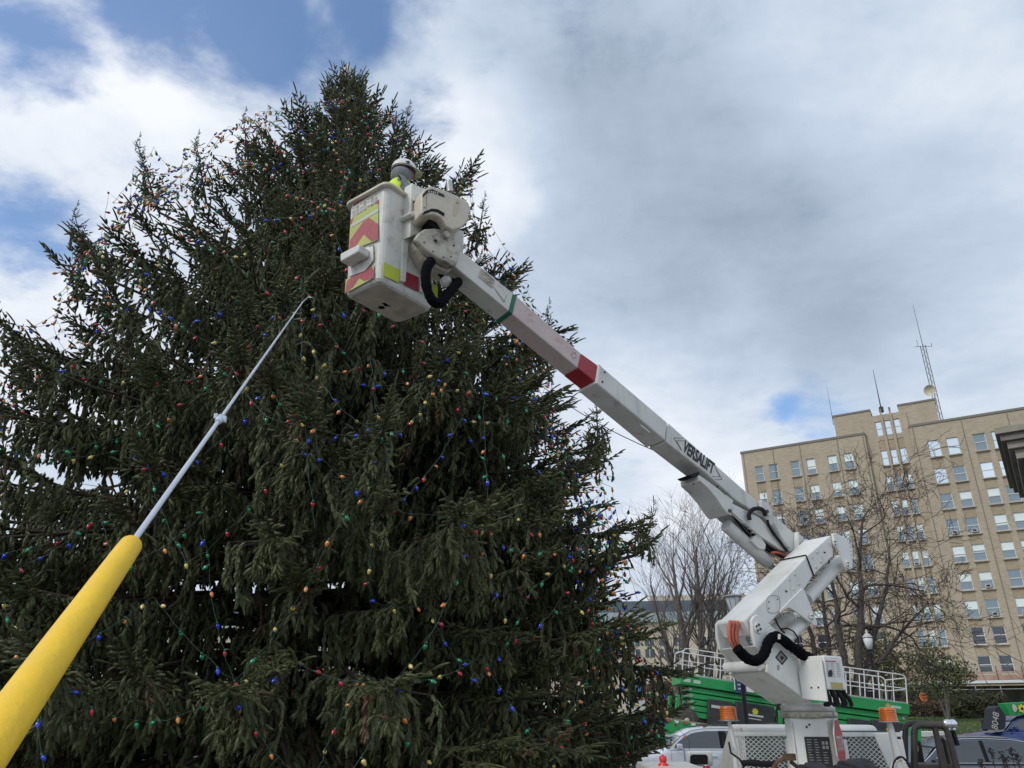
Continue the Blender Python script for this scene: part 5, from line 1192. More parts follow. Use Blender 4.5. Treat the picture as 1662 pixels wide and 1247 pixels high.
# --- truck body, cab guard and cab
def Y(px, py, y): return at(px, py, y)
yb = 9.35
def frame(pts, y, r, m, name, par, closed=False):
    P_ = [at(x, yy, y) for x, yy in pts]
    if closed: P_.append(P_[0])
    return MB().tube(P_, r, 8).build(name, m, par)
def guard(x0, x1, yt, skew, side):
    """expanded metal guard in a welded frame"""
    a, b = at(x0, yt, yb), at(x1, yt + skew, yb); ztop = a.z; zb = .95; g = bpy.data.objects.new('cab_guard', None)
    fr = MB(); wx = b.x - a.x
    fr.box(((a.x + b.x) / 2, yb, ztop - .022), (wx, .05, .044)); fr.box((a.x + .02, yb, (ztop + zb) / 2), (.04, .06, ztop - zb - .14)); fr.box((b.x - .03, yb, (ztop + zb) / 2), (.06, .06, ztop - zb - .14)); fr.box(((a.x + b.x) / 2, yb, zb), (wx, .06, .06))
    go_ = fr.build('cab_guard', M['white'], truck, bevel=.006)
    ms = MB(); cw, ch = .058, .0235; z = ztop - .055; row = 0
    while z > zb + .05:
        x = a.x + .04
        while x < b.x - .06 - cw * .5:
            x_ = x + (cw / 2 if row % 2 else 0)
            if x_ + cw < b.x - .055:
                for (p, q) in (((0, 0), (.5, ch)), ((.5, ch), (1, 0))):
                    A_ = Vector((x_ + p[0] * cw, yb + .004, z + p[1])); B2 = Vector((x_ + q[0] * cw, yb - .004, z + q[1])); t_ = .0046
                    ms.add([A_ + Vector((0, 0, -t_)), B2 + Vector((0, 0, -t_)), B2 + Vector((0, 0, t_)), A_ + Vector((0, 0, t_)), A_ + Vector((0, .004, 0)), B2 + Vector((0, .004, 0))], [(0, 1, 2, 3), (3, 2, 5, 4), (0, 4, 5, 1)])
            x += cw
        z -= ch; row += 1
    ms.build('expanded_mesh', M['white'], go_, recalc=False)
    return a, b, ztop
aL, bL, ztL = guard(1190, 1281, 1188, -1, 0)
aR, bR, ztR = guard(1365, 1462, 1189, 3, 1)
# cab behind the guards
yc = 9.62; cxl, cxr = at(1203, 1190, yc).x, at(1452, 1190, yc).x; zc = at(1300, 1177, yc).z
cb = MB()
loft_pts = lambda y, z, ins: [(cxl + ins, y, z), (cxr - ins, y, z), (cxr - ins, y + 1.35, z), (cxl + ins, y + 1.35, z)]
cb.hexa([(cxl, yc, .5), (cxr, yc, .5), (cxr, yc + 1.5, .5), (cxl, yc + 1.5, .5)], [(cxl, yc, 1.35), (cxr, yc, 1.35), (cxr, yc + 1.5, 1.35), (cxl, yc + 1.5, 1.35)])
cb.hexa([(cxl + .02, yc + .01, 1.352), (cxr - .02, yc + .01, 1.352), (cxr - .02, yc + 1.48, 1.352), (cxl + .02, yc + 1.48, 1.352)], [(cxl + .14, yc + .12, zc), (cxr - .14, yc + .12, zc), (cxr - .14, yc + 1.05, zc), (cxl + .14, yc + 1.05, zc)])
cab = cb.build('cab', M['white'], truck, bevel=.05, seg=3)
MB().slab([(cxl + .01, yc - .012, 1.0), (cxr - .01, yc - .012, 1.0), (cxr - .06, yc + .08, zc - .06), (cxl + .06, yc + .08, zc - .06)], (0, -.02, 0)).build('rear_window', mat('dusty_rear_glass', (.10, .12, .115), .3, var=.5, vscale=2, coat=.3), cab)
MB().box(((cxl + cxr) / 2, yc + 2.1, .85), (cxr - cxl - .1, 1.3, .75)).build('bonnet', M['white'], truck, bevel=.12, seg=3)
MB().box((at(1255, 1180, 9.5).x, 9.46, ztL + .02), (.75, .12, .05)).build('guard_top', M['white'], truck, bevel=.01)
# beacons
for (cx_, cy_, lab) in ((1183, 1160, 0), (1443, 1162, 1)):
    q = at(cx_, cy_ + 9, 8.6); b_ = MB()
    b_.lathe(q, [(.088, 0), (.088, .006), (.084, .03), (.080, .115), (.074, .128), (.03, .134)], n=24); b_.cur = 1; b_.lathe(q, [(.03, .02), (.035, .05), (.02, .08)], n=12)
    bo_ = b_.build('beacon_lens', [M['amber'], M['amberhot']], truck)
    MB().lathe(q, [(.09, -.012), (.105, -.004), (.10, 0)], n=24).build('beacon_base', M['steel'], truck)
    mb = MB()
    for k in range(5): mb.lathe(q, [(.083, .02 + k * .02), (.0865, .024 + k * .02), (.083, .028 + k * .02)], n=24)
    mb.build('lens_ridges', M['amber'], bo_)
MB().tube([at(1183, 1170, 8.6), at(1190, 1215, 8.6) + Vector((.02, 0, 0)), at(1196, 1260, 8.6)], [.02, .026, .032], 10).build('beacon_post', M['boom'], truck)
MB().tube([at(1443, 1172, 8.6), at(1449, 1195, 8.6), at(1457, 1225, 8.6), at(1466, 1262, 8.6)], [.028, .035, .045, .06], 10).build('beacon_post', M['boom'], truck)
MB().slab([at(1418, 1190, 8.9), at(1445, 1190, 8.9), at(1462, 1260, 8.9), at(1450, 1262, 8.9)], (0, .03, 0)).build('guard_wing', M['white'], truck, bevel=.008)
# body boxes of the utility bed
zb_ = at(1150, 1236, 9.2).z
x0_, x1_ = at(1112, 1240, 6.6).x, at(1478, 1240, 8.0).x
bb = MB(); bb.hexa([(x0_, 6.2, .55), (x0_ + .55, 6.2, .55), (x0_ + .55, 9.2, .55), (x0_, 9.2, .55)], [(x0_, 6.2, zb_ - .06), (x0_ + .55, 6.2, zb_ - .06), (x0_ + .55, 9.2, zb_), (x0_, 9.2, zb_)])
bb.hexa([(x1_ - .5, 6.2, .55), (x1_, 6.2, .55), (x1_, 9.2, .55), (x1_ - .5, 9.2, .55)], [(x1_ - .5, 6.2, zb_ - .15), (x1_, 6.2, zb_ - .15), (x1_, 9.2, zb_ - .1), (x1_ - .5, 9.2, zb_ - .1)])
bb.box(((x0_ + x1_) / 2, 7.7, .8), (x1_ - x0_ - 1.0, 3.0, .2)); bb.build('utility_body', M['boom'], truck, bevel=.02)
wm_ = MB().lathe((0, 0, 0), [(.1, -.14), (.40, -.14), (.46, -.08), (.46, .08), (.40, .14), (.1, .14)], (1, 0, 0), 28).mesh('wheel', M['black'])
for (x, y) in ((x0_ + .2, 7.4), (x1_ - .2, 7.4), (cxl + .15, yc + 2.0), (cxr - .15, yc + 2.0)):
    w_ = link('wheel', wm_, truck, loc=Vector((x, y, .46)) - truck.location)
    link('rim', MB().lathe((0, 0, 0), [(.05, -.147), (.24, -.147), (.24, .147), (.05, .147)], (1, 0, 0), 20).mesh('rim', M['steel']), w_, loc=(0, 0, 0))
# black framed mirror at the left of the bed
q = at(1136, 1231, 9.9); mb = MB(); mb.box(q, (.30, .06, .16)); mb.build('mirror_housing', M['white'], truck, bevel=.04, seg=3)
MB().slab([at(1121, 1241, 9.8), at(1121, 1228, 9.8), at(1124, 1225, 9.8), at(1146, 1225, 9.8), at(1149, 1228, 9.8), at(1149, 1241, 9.8)], (0, .03, 0)).build('mirror_glass', M['black'], truck)
MB().tube([at(1110, 1214, 9.7), at(1113, 1245, 9.7)], .007, 6).build('thin_rod', M['steel'], truck)
mb = MB(); mb.tube([at(1183, 1205, 8.55), at(1186, 1222, 8.5), at(1200, 1232, 8.4), at(1206, 1242, 8.3), at(1207, 1258, 8.2)], .01, 8); mb.build('black_cable', M['black'], truck)
mb = MB(); mb.tube([at(1246, 1262, 7.9), at(1262, 1236, 7.9), at(1281, 1228, 8.0), at(1283, 1226, 8.0)], .02, 8); mb.tube([at(1283, 1236, 8.0), at(1300, 1250, 8.0), at(1310, 1262, 8.0)], .02, 8); mb.box(at(1281, 1229, 7.95), (.12, .03, .06)); mb.build('rusty_bracket', M['rust'], truck, bevel=.004)
sleeve([(1205, 1240), (1215, 1238), (1235, 1240), (1256, 1241)], 0, .03, 'rubber_bumper', M['black'], pl=Plane(at(1230, 1240, 8.3), (1, 0)))
sleeve([(1452, 1262), (1450, 1245), (1455, 1235), (1463, 1232), (1470, 1245), (1478, 1262)], 0, .022, 'coiled_cable', M['paper'], pl=Plane(at(1460, 1240, 8.0), (1, 0)))
sleeve([(1450, 1262), (1449, 1247), (1453, 1234), (1464, 1229), (1474, 1240), (1488, 1262)], 0, .01, 'coiled_cable', M['black'], pl=Plane(at(1460, 1240, 7.9), (1, 0)))

# things that lie on the truck
def bag(pts, y, r, label):
    P0 = [at(x, yy, y) for x, yy in pts]; c_ = sum(P0, Vector()) / len(P0); o = MB(); bm = bmesh.new(); bmesh.ops.create_icosphere(bm, subdivisions=4, radius=1)
    wx = (P0[-1].x - P0[0].x) / 2
    for v in bm.verts:
        d_ = v.co.copy(); k_ = 1 + .10 * math.sin(d_.x * 7 + d_.y * 3) + .07 * math.sin(d_.z * 11 + d_.x * 9)
        v.co = Vector((c_.x + d_.x * wx * k_, c_.y + d_.y * .22 * k_, c_.z - r * .55 + d_.z * r * k_))
    for f in bm.faces: f.smooth = True
    me = bpy.data.meshes.new('tool_bag'); bm.to_mesh(me); bm.free(); me.materials.append(mat('dark_nylon', (.022, .024, .03), .8, var=.3, bump=.5)); return tag(link('tool_bag', me), label, 'bag')
bag([(1358, 1243), (1390, 1236), (1424, 1243)], 7.9, .10, 'dark lumpy nylon bag on the truck bed right of the pedestal')
bag([(1296, 1248), (1318, 1243), (1345, 1247)], 7.8, .09, 'dark flat nylon bag on the truck bed left of and below the pedestal')
# stop paddle between pedestal and right guard
SP = Plane(at(1362, 1205, 8.45), (.5, .866)); SPn = SP.n
c_ = at(1361, 1208, 8.45); sg = thing('stop_paddle', c_ - Vector((0, 0, .6)), 'red octagonal stop paddle with white letters seen nearly edge on beside the pedestal', 'sign')
def octo(r): return [c_ + SP.u * (r * math.cos(R(22.5 + 45 * i))) + Vector((0, 0, r * math.sin(R(22.5 + 45 * i)))) for i in range(8)]
MB().slab(octo(.26), SPn * .012).build('rim', M['paper'], sg)
MB().slab([p + SPn * .0125 for p in octo(.238)], SPn * .003).build('face', mat('sign_red', (.42, .015, .03), .35), sg)
label_text('STOP', c_ + SPn * .017, SP.u, (0, 0, 1), .19, M['paper'], sg, 'lettering', .001, .85)
MB().tube([c_ - Vector((0, 0, .25)), c_ - Vector((0, 0, .9))], .015, 8).build('handle', M['paper'], sg)
# red bottles at the bottom edge
q = at(1077, 1246, 8.6)
rb = thing('red_bottle', q - Vector((0, 0, .35)), 'bright red plastic bottle standing left of the truck bed', 'bottle')
MB().lathe(q, [(.055, -.35), (.058, -.34), (.058, -.02), (.05, .03), (.030, .045), (.030, .055)], n=20).build('body', mat('bright_red_plastic', (.75, .035, .03), .35), rb)
MB().lathe(q, [(.034, .056), (.036, .06), (.036, .10), (.022, .106), (.010, .112), (.010, .12)], n=18).build('cap', mat('red_cap', (.70, .03, .03), .4), rb)
stand = MB().box(q + Vector((0, 0, -.80)), (.5, .4, .89)); tag(stand.build('equipment_case', M['darksteel'], bevel=.03), 'dark equipment case standing under the red bottle', 'case')
q = at(1147, 1247, 8.0)
rc = thing('drink_can', q - Vector((0, 0, .07)), 'dark red and silver drink can on the grey truck bed edge', 'can')
MB().lathe(q, [(.028, -.10), (.033, -.09), (.033, .005), (.027, .022)], n=20).build('body', mat('can_red', (.32, .01, .03), .3, .4), rc)
MB().lathe(q, [(.027, .0225), (.028, .026), (.024, .026), (.022, .022)], n=20).build('lid', M['alu'], rc)

# ================================================================== THE WORKER IN THE BUCKET
def skin_body(name, joints, edges, root, m, parent, levels=2):
    me = bpy.data.meshes.new(name); me.from_pydata([j[0] for j in joints], edges, [])
    o = bpy.data.objects.new(name, me); COL.objects.link(o)
    md = o.modifiers.new('skin', 'SKIN'); md.use_smooth_shade = True
    for i, j in enumerate(joints): me.skin_vertices[0].data[i].radius = (j[1], j[1] * (j[2] if len(j) > 2 else 1)); me.skin_vertices[0].data[i].use_root = (i == root)
    s_ = o.modifiers.new('sub', 'SUBSURF'); s_.levels = s_.render_levels = levels
    dg = bpy.context.evaluated_depsgraph_get(); me2 = bpy.data.meshes.new_from_object(o.evaluated_get(dg)); me2.materials.clear(); me2.materials.append(m)
    bpy.data.objects.remove(o); return link(name, me2, parent)
hp = K1(545, 172); bc = NB + e1 * (L1 * .42) + e2 * (L2 * .42)
hr = view_ray(*hp); tt_ = (bc.y) / hr.y; head = Vector((hr.x * tt_, bc.y, EYE + hr.z * tt_)); 
floor_z = ZBt + .11; fz = head.z - floor_z; print('worker height', fz + .12, 'head', head)
hv = head; k_ = (fz) / 1.55
wk = thing('person', Vector((hv.x, hv.y, floor_z)), 'person standing in the bucket in a white hard hat, grey hood and lime safety vest', 'person')
face_d = Vector((.86, .30, -.02)).normalized(); sd = Vector((-face_d.y, face_d.x, 0)).normalized()
skin_m = mat('skin', (.20, .12, .085), .6); grey_m = mat('grey_hoodie', (.20, .21, .23), .95, var=.2, vscale=30, bump=.4); hiv = mat('hi_vis_lime', (.62, .85, .03), .7, var=.1, bump=.3)
def J(a, s_, z, r, f=1): return (tuple(Vector((hv.x, hv.y, floor_z)) + face_d * a + sd * s_ + Vector((0, 0, z * k_ + face_d.z * 0))), r, f)
jts = [J(-.02, 0, .92, .13, 1.2), J(-.02, 0, 1.10, .13, 1.15), J(-.02, 0, 1.28, .14, 1.3), J(0, 0, 1.38, .06), J(.01, 0, 1.46, .055), J(.03, 0, 1.56, .085), J(.03, 0, 1.63, .07),
       J(-.02, .17, 1.30, .065), J(.08, .24, 1.08, .05), J(.30, .18, 1.10, .038), J(.40, .14, 1.12, .03), J(-.02, -.17, 1.30, .065), J(.08, -.24, 1.08, .05), J(.30, -.18, 1.10, .038), J(.40, -.14, 1.12, .03),
       J(-.02, .09, .86, .09), J(.02, .10, .48, .062), J(-.02, .10, .10, .045), J(.10, .11, .04, .04), J(-.02, -.09, .86, .09), J(.02, -.10, .48, .062), J(-.02, -.10, .10, .045), J(.10, -.11, .04, .04)]
ed = [(0, 1), (1, 2), (2, 3), (3, 4), (4, 5), (5, 6), (2, 7), (7, 8), (8, 9), (9, 10), (2, 11), (11, 12), (12, 13), (13, 14), (0, 15), (15, 16), (16, 17), (17, 18), (0, 19), (19, 20), (20, 21), (21, 22)]
skin_body('body', jts, ed, 0, grey_m, wk)
hc = Vector(jts[5][0])
def ell(name, c, rx, ry, rz, m, par, cut=None, seg=20):
    bm = bmesh.new(); bmesh.ops.create_uvsphere(bm, u_segments=seg, v_segments=seg // 2 + 2, radius=1)
    if cut is not None: bmesh.ops.delete(bm, geom=[v for v in bm.verts if v.co.z < cut], context='VERTS')
    rot = Matrix((face_d, sd, face_d.cross(sd))).transposed()
    if (rot @ Vector((0, 0, 1))).z < 0: rot = Matrix((face_d, -sd, face_d.cross(-sd))).transposed()
    for v in bm.verts: v.co = c + rot @ Vector((v.co.x * rx, v.co.y * ry, v.co.z * rz))
    for f in bm.faces: f.smooth = True
    me = bpy.data.meshes.new(name); bm.to_mesh(me); bm.free(); me.materials.append(m); return link(name, me, par)
hd_ = ell('face', hc + face_d * .035, .075, .066, .095, skin_m, wk)
for s_ in (-1, 1): ell('eye', hc + face_d * .103 + sd * .028 * s_ + Vector((0, 0, .015)), .008, .011, .007, M['ink'], hd_, seg=8)
ell('nose', hc + face_d * .115 + Vector((0, 0, -.01)), .016, .011, .020, skin_m, hd_, seg=10)
ell('mouth', hc + face_d * .102 + Vector((0, 0, -.045)), .006, .022, .006, mat('lips', (.25, .1, .08), .6), hd_, seg=8)
ell('hood', hc + Vector((0, 0, -.045)) - face_d * .025, .115, .115, .105, grey_m, wk)
hat = ell('hard_hat', hc + Vector((0, 0, .045)), .136, .112, .125, mat('hard_hat_white', (.74, .73, .68), .3, var=.05), wk, cut=-.12)
zc_ = hc + Vector((0, 0, .035)); hn = face_d.cross(sd); hn = hn if hn.z > 0 else -hn
br = MB(); NN = 28; ri = [zc_ + face_d * (.125 * math.cos(2 * math.pi * i / NN)) + sd * (.104 * math.sin(2 * math.pi * i / NN)) for i in range(NN)]
ro = [zc_ + face_d * ((.200 if math.cos(2 * math.pi * i / NN) > 0 else .140) * math.cos(2 * math.pi * i / NN)) + sd * (.122 * math.sin(2 * math.pi * i / NN)) - hn * .016 for i in range(NN)]
for lift in (0,): br.add(ri + ro + [p + hn * .006 for p in ri] + [p + hn * .006 for p in ro], [(i, (i + 1) % NN, NN + (i + 1) % NN, NN + i) for i in range(NN)] + [(2 * NN + i, 3 * NN + i, 3 * NN + (i + 1) % NN, 2 * NN + (i + 1) % NN) for i in range(NN)] + [(NN + i, NN + (i + 1) % NN, 3 * NN + (i + 1) % NN, 3 * NN + i) for i in range(NN)], True)
br.build('brim', mat('hat_brim', (.62, .60, .52), .35), hat)
mb = MB()
for s_ in (-.03, 0, .03): mb.tube([zc_ + face_d * (.12 * math.cos(a)) + sd * s_ + hn * (.012 + .108 * math.sin(a)) for a in np.linspace(.15, 2.9, 10)], .006, 6)
mb.build('hat_ridges', M['paper'], hat)
mb = MB(); q = zc_ + face_d * .03 + hn * .06
for s_ in (-1, 1): mb.box(q + sd * .104 * s_ - face_d * .02 - hn * .03, (.05, .02, .025))
mb.build('hat_stickers', M['ink'], hat)
vt = ell('safety_vest', Vector((hv.x, hv.y, floor_z)) + Vector((0, 0, 1.2 * k_)) + face_d * -.01, .165, .215, .215, hiv, wk)
for s_ in (-1, 1):
    mb = MB()
    base_ = Vector(jts[10 if s_ > 0 else 14][0]); mb.lathe(base_ - face_d * .03, [(.028, 0), (.042, .03), (.04, .08), (.03, .10)], face_d, 10)
    for f_ in range(4): p = base_ + face_d * .06 + Vector((0, 0, .02 - .014 * f_)); mb.tube([p, p + face_d * .035 + sd * (-.01 * s_), p + face_d * .045 - sd * s_ * .04, p + face_d * .02 - sd * s_ * .055], [.010, .010, .009, .008], 8)
    p = base_ + face_d * .02 + Vector((0, 0, .035)); mb.tube([p, p + face_d * .03 + Vector((0, 0, .015)) - sd * s_ * .02, p + face_d * .05 - sd * s_ * .035], [.013, .012, .010], 8)
    mb.build('glove', mat('work_glove', (.12, .10, .07), .9), wk)
# ================================================================== SCISSOR LIFTS ON THE TRAILER
whl = M['black']; tyre_m = mat('dusty_tyre', (.075, .07, .062), .95, var=.25, vscale=12, bump=.5); wp = mat('white_rail_paint', (.72, .72, .70), .45, var=.05)
def scissor(px0, px1, y0, y1, Yd, label, flip, rail_h, gx=0):
    """deck edge runs from pixel (px0,y0) to (px1,y1) at distance Yd"""
    a, b = at(px0, y0, Yd), at(px1, y1, Yd - .0); ex = (b - a); Lg = ex.length; ex.normalize(); ey = Vector((0, 1, 0)); ez = ex.cross(Vector((0, 1, 0))); ez = ez if ez.z > 0 else -ez
    o = thing('scissor_lift', a + ex * Lg / 2 - ez * 2.0, label, 'scissor lift')
    Wd = 1.7
    def bx(mb, x0, x1, yy0, yy1, z0, z1):
        mb.hexa([a + ex * x + ey * y_ + ez * z0 for x, y_ in ((x0, yy0), (x1, yy0), (x1, yy1), (x0, yy1))], [a + ex * x + ey * y_ + ez * z1 for x, y_ in ((x0, yy0), (x1, yy0), (x1, yy1), (x0, yy1))])
    mb = MB(); bx(mb, 0, Lg, 0, Wd, -.36, 0); mb.build('deck', M['green'], o, bevel=.02)
    mb = MB(); bx(mb, .02, Lg - .02, .03, Wd - .03, .001, .05); mb.build('deck_floor', M['steel'], o)
    for i in range(5):
        z1 = -.40 - i * .215; mb = MB(); sh_ = .12 * i
        bx(mb, .35 + .04 * i, Lg - .12 - .03 * i, .10, .22, z1 - .17, z1); bx(mb, .35 + .04 * i, Lg - .12 - .03 * i, Wd - .22, Wd - .10, z1 - .17, z1); mb.cur = 1
        for k in (0, 1):
            q = a + ex * (.42 + .04 * i if k else Lg - .2 - .03 * i) + ey * .08 + ez * (z1 - .085); mb.tube([q, q + ey * (Wd - .16)], .05, 8)
        mb.build('scissor_arm', [M['green'], M['steel']], o, bevel=.006)
    mb = MB(); bx(mb, .25, Lg - .15, .2, Wd - .2, -1.70, -1.46); mb.build('chassis', M['darksteel'], o, bevel=.02)
    mb = MB(); bx(mb, Lg * .28, Lg * .52, -.10, .09, -1.60, -.72); bx(mb, Lg * .55, Lg * .93, -.08, .09, -1.52, -.66); mb.build('engine_pod', mat('black_pod', (.035, .037, .042), .6, var=.2), o, bevel=.03)
    mb = MB(); bx(mb, Lg * .31, Lg * .46, -.115, -.105, -1.02, -.92); bx(mb, Lg * .66, Lg * .82, -.095, -.085, -1.10, -1.03); bx(mb, Lg * .68, Lg * .80, -.095, -.085, -1.20, -1.17); mb.build('pod_lettering', M['paper'], o)
    q = a + ex * (Lg * .74) + ey * -.085 + ez * -.92; MB().slab([q + ex * (r_ * math.cos(t)) + ez * (r_ * math.sin(t)) for t, r_ in [(i * math.pi / 8, .13 if i % 2 == 0 else .085) for i in range(16)]], Vector((0, -.008, 0))).build('sunflower_mark', mat('sunflower_yellow', (.75, .65, .05), .5), o)
    for k, xx in enumerate((.10, Lg - .50)):
        for yy in (-.12, Wd - .22):
            c = a + ex * (xx + .2) + ey * yy + ez * (-1.60)
            mb = MB(); pr = [(.14, 0), (.30, 0), (.40, .04), (.42, .08), (.42, .26), (.40, .30), (.30, .34), (.14, .34)]; mb.lathe(c, pr, (0, 1, 0), 28)
            for i in range(20):
                t = i * 2 * math.pi / 20
                for y_, dt in ((.06, 0), (.19, .15)):
                    cc = c + ex * (.425 * math.cos(t + dt)) + ez * (.425 * math.sin(t + dt)) + ey * (y_ + .05); mb.box(cc, (.07, .11, .05), Matrix.Rotation(-(t + dt) - math.pi / 2, 3, 'Y'))
            wo_ = mb.build('wheel', tyre_m, o)
            MB().lathe(c, [(.02, -.03), (.09, -.03), (.10, .01), (.22, .03), (.24, -.01), (.24, .1)], (0, 1, 0), 20).build('rim', mat('rim_paint', (.42, .40, .36), .6, var=.2), wo_)
    for xx, w_ in ((-.12, .14), (Lg - .10, .16)):
        mb = MB(); bx(mb, xx, xx + w_, .0, .16, -1.75, -.75); bx(mb, xx, xx + w_, Wd - .16, Wd, -1.75, -.75); mb.build('outrigger', M['green'], o, bevel=.02)
    # railings
    def rail(name, pts, r=.022): return MB().tube([a + ex * x + ey * y_ + ez * z for x, y_, z in pts], r, 6).build(name, wp, o)
    for y_ in (.04, Wd - .04):
        rail('top_rail', [(.06, y_, .02), (.06, y_, rail_h - .12), (.12, y_, rail_h - .03), (.2, y_, rail_h), (Lg - .2, y_, rail_h), (Lg - .1, y_, rail_h - .04), (Lg - .05, y_, rail_h - .12), (Lg - .05, y_, .02)])
        rail('mid_rail', [(.06, y_, rail_h * .52), (Lg - .05, y_, rail_h * .52)], .018)
        for k in range(1, 6): rail('rail_post', [(Lg * k / 6, y_, .02), (Lg * k / 6, y_, rail_h - .02)], .019)
    for x in (.06, Lg - .05):
        rail('end_rail', [(x, .04, rail_h - .1), (x, Wd - .04, rail_h - .1)]); rail('end_rail', [(x, .04, rail_h * .5), (x, Wd - .04, rail_h * .5)], .018)
    gxx = gx * Lg
    rail('gate_frame', [(gxx, -.02, .02), (gxx, -.02, rail_h - .06), (gxx + .05, -.02, rail_h), (gxx + .65, -.02, rail_h), (gxx + .7, -.02, rail_h - .06), (gxx + .7, -.02, .02)], .026)
    mb = MB(); bx(mb, gxx - .03, gxx + .73, -.04, -.015, -.28, .12); mb.build('gate_panel', wp, o, bevel=.01)
    mb = MB(); bx(mb, gxx + .25, gxx + .5, -.05, -.041, -.08, -.02); mb.build('gate_label', M['ink'], o)
    mb = MB()
    for t0_, t1_ in ((.03, .10), (.13, .20)): bx(mb, Lg * t0_, Lg * t1_, -.012, -.004, -.26, -.14)
    bx(mb, Lg * .78, Lg * .9, -.012, -.004, -.2, -.12); mb.build('deck_lettering', mat('pale_print', (.45, .62, .5), .6), o)
    q = a + ex * (Lg * .75) + ey * -.006 + ez * -.16; MB().slab([q + ex * (r_ * math.cos(t)) + ez * (r_ * math.sin(t)) for t, r_ in [(i * math.pi / 8, .11 if i % 2 == 0 else .07) for i in range(16)]], Vector((0, -.008, 0))).build('sunflower_mark', M['dullime'], o)
    return o, a, ex, ez, Lg
s1 = scissor(1105, 1268, 1094, 1119, 31, 'green scissor lift with white railings parked at the left of the bucket truck', 0, .95, .54)
s2 = scissor(1335, 1476, 1124, 1143, 29, 'green scissor lift with long white railings right of the bucket truck pedestal', 0, .95, .02)
# blue notice board hung at the left lift's end
q = at(1202, 1112, 30.5); nb_ = MB(); nb_.box(q, (.38, .05, .55)); nbo = tag(nb_.build('notice_board', M['navy']), 'small dark blue notice board hung on the left scissor lift', 'notice board')
mb = MB()
for i in range(3): mb.box(q + Vector((0, -.03, .15 - .14 * i)), (.24, .005, .05))
mb.build('notice_lines', mat('pale_blue_print', (.4, .5, .7), .6), nbo)
# trailer under the lifts
tr = thing('equipment_trailer', (at(1150, 1190, 31).x, 31, gz(31)), 'green tilting flatbed trailer carrying the left scissor lift', 'trailer')
def beam(name, p0, p1, y, th, dep, m, par, bev=.01):
    a, b = at(*p0, y), at(*p1, y); return MB().slab([a, b, b - Vector((0, 0, th)), a - Vector((0, 0, th))], (0, dep, 0)).build(name, m, par, bevel=bev)
beam('deck_edge', K5(235, 788), K5(830, 880), 30.2, .10, 2.4, mat('timber_edge', (.30, .24, .17), .9, var=.2), tr)
beam('deck_beam', K5(235, 800), K5(830, 893), 30.15, .42, .18, M['green'], tr)
beam('lower_beam', K5(190, 925), K5(480, 945), 29.8, .42, .2, M['green'], tr)
beam('tail_plate', K5(640, 890), K5(860, 880), 29.7, .12, .5, M['green'], tr)
for i in range(7):
    x = 280 + i * 75; q0, q1 = K5(x, 806 + i * 12.2), K5(x + 38, 811 + i * 12.2)
    beam('reflector', q0, q1, 30.12, .085, .02, mat('white_reflector', (.7, .7, .68), .4) if i % 2 else M['decalred'], tr, 0)
beam('trailer_plate', K5(250, 945), K5(318, 950), 29.75, .36, .03, M['paper'], tr)
MB().tube([at(*K5(300, 920), 30.3), at(*K5(350, 880), 30.3)], .07, 8).build('strut', M['steel'], tr)
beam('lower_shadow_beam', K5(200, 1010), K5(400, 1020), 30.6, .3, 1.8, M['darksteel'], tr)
for x in (1088, 1118, 1330):
    c = at(x, 1222, 30.1); mb = MB(); mb.lathe((c.x, 30.1, gz(30) + .38), [(.1, 0), (.34, 0), (.38, .05), (.38, .2), (.34, .25), (.1, .25)], (0, 1, 0), 20); mb.build('wheel', tyre_m, tr)
beam('deck_beam', K5(1270, 905), K6(1180, 905), 29.9, .3, 2.2, M['green'], tr)
# telescopic boom lift at the right edge
bl = thing('boom_lift', (at(1640, 1180, 33).x + 1, 33, gz(33)), 'green and black telescopic boom lift at the far right edge', 'boom lift')
def k7(X, Y_): return (1440 + X / 5.495, 1020 + Y_ / 5.495)
a_, b_, c1_, d1_ = at(*k7(1055, 668), 30), at(*k7(1500, 640), 30), at(*k7(1500, 770), 30), at(*k7(1092, 778), 30)
MB().slab([a_, b_, c1_, d1_], (0, .5, 0)).build('boom_section', M['green'], bl, bevel=.02)
q = at(*k7(1200, 716), 29.97); MB().slab([q + Vector(((.16 if i % 2 == 0 else .10) * math.cos(i * math.pi / 8), 0, (.16 if i % 2 == 0 else .10) * math.sin(i * math.pi / 8))) for i in range(16)], (0, -.012, 0)).build('sunflower_mark', mat('sunflower', (.8, .7, .05), .5), bl)
MB().lathe(q - Vector((0, .013, 0)), [(.05, 0), (.05, .01)], (0, -1, 0), 14).build('sunflower_heart', M['ink'], bl)
q = at(*k7(1130, 712), 29.97); MB().slab([q + Vector((.11 * math.cos(t) * (1 if math.cos(t) > 0 else .5), 0, .13 * math.sin(t))) for t in np.linspace(0, 6.28, 12)[:-1]], (0, -.01, 0)).build('white_emblem', M['paper'], bl)
MB().slab([at(*k7(955, 710), 29.9), at(*k7(1000, 690), 29.9), at(*k7(1060, 780), 29.9), at(*k7(1058, 880), 29.9), at(*k7(1040, 905), 29.9), at(*k7(930, 905), 29.9)], (0, .6, 0)).build('boom_knee', mat('black_arm', (.022, .026, .035), .5), bl, bevel=.02)
pz0, pz1 = at(*k7(962, 880), 29.86), at(*k7(972, 770), 29.86); rt_ = (pz1 - pz0).normalized()
label_text('8048', (pz0 + pz1) / 2, rt_, Vector((-1, 0, 0)), .30, M['paper'], bl, 'lettering', .004, 1)
MB().slab([at(*k7(850, 815), 30.5), at(*k7(875, 815), 30.5), at(*k7(900, 915), 30.5), at(*k7(868, 915), 30.5)], (0, .15, 0)).build('rear_upright', M['darksteel'], bl)
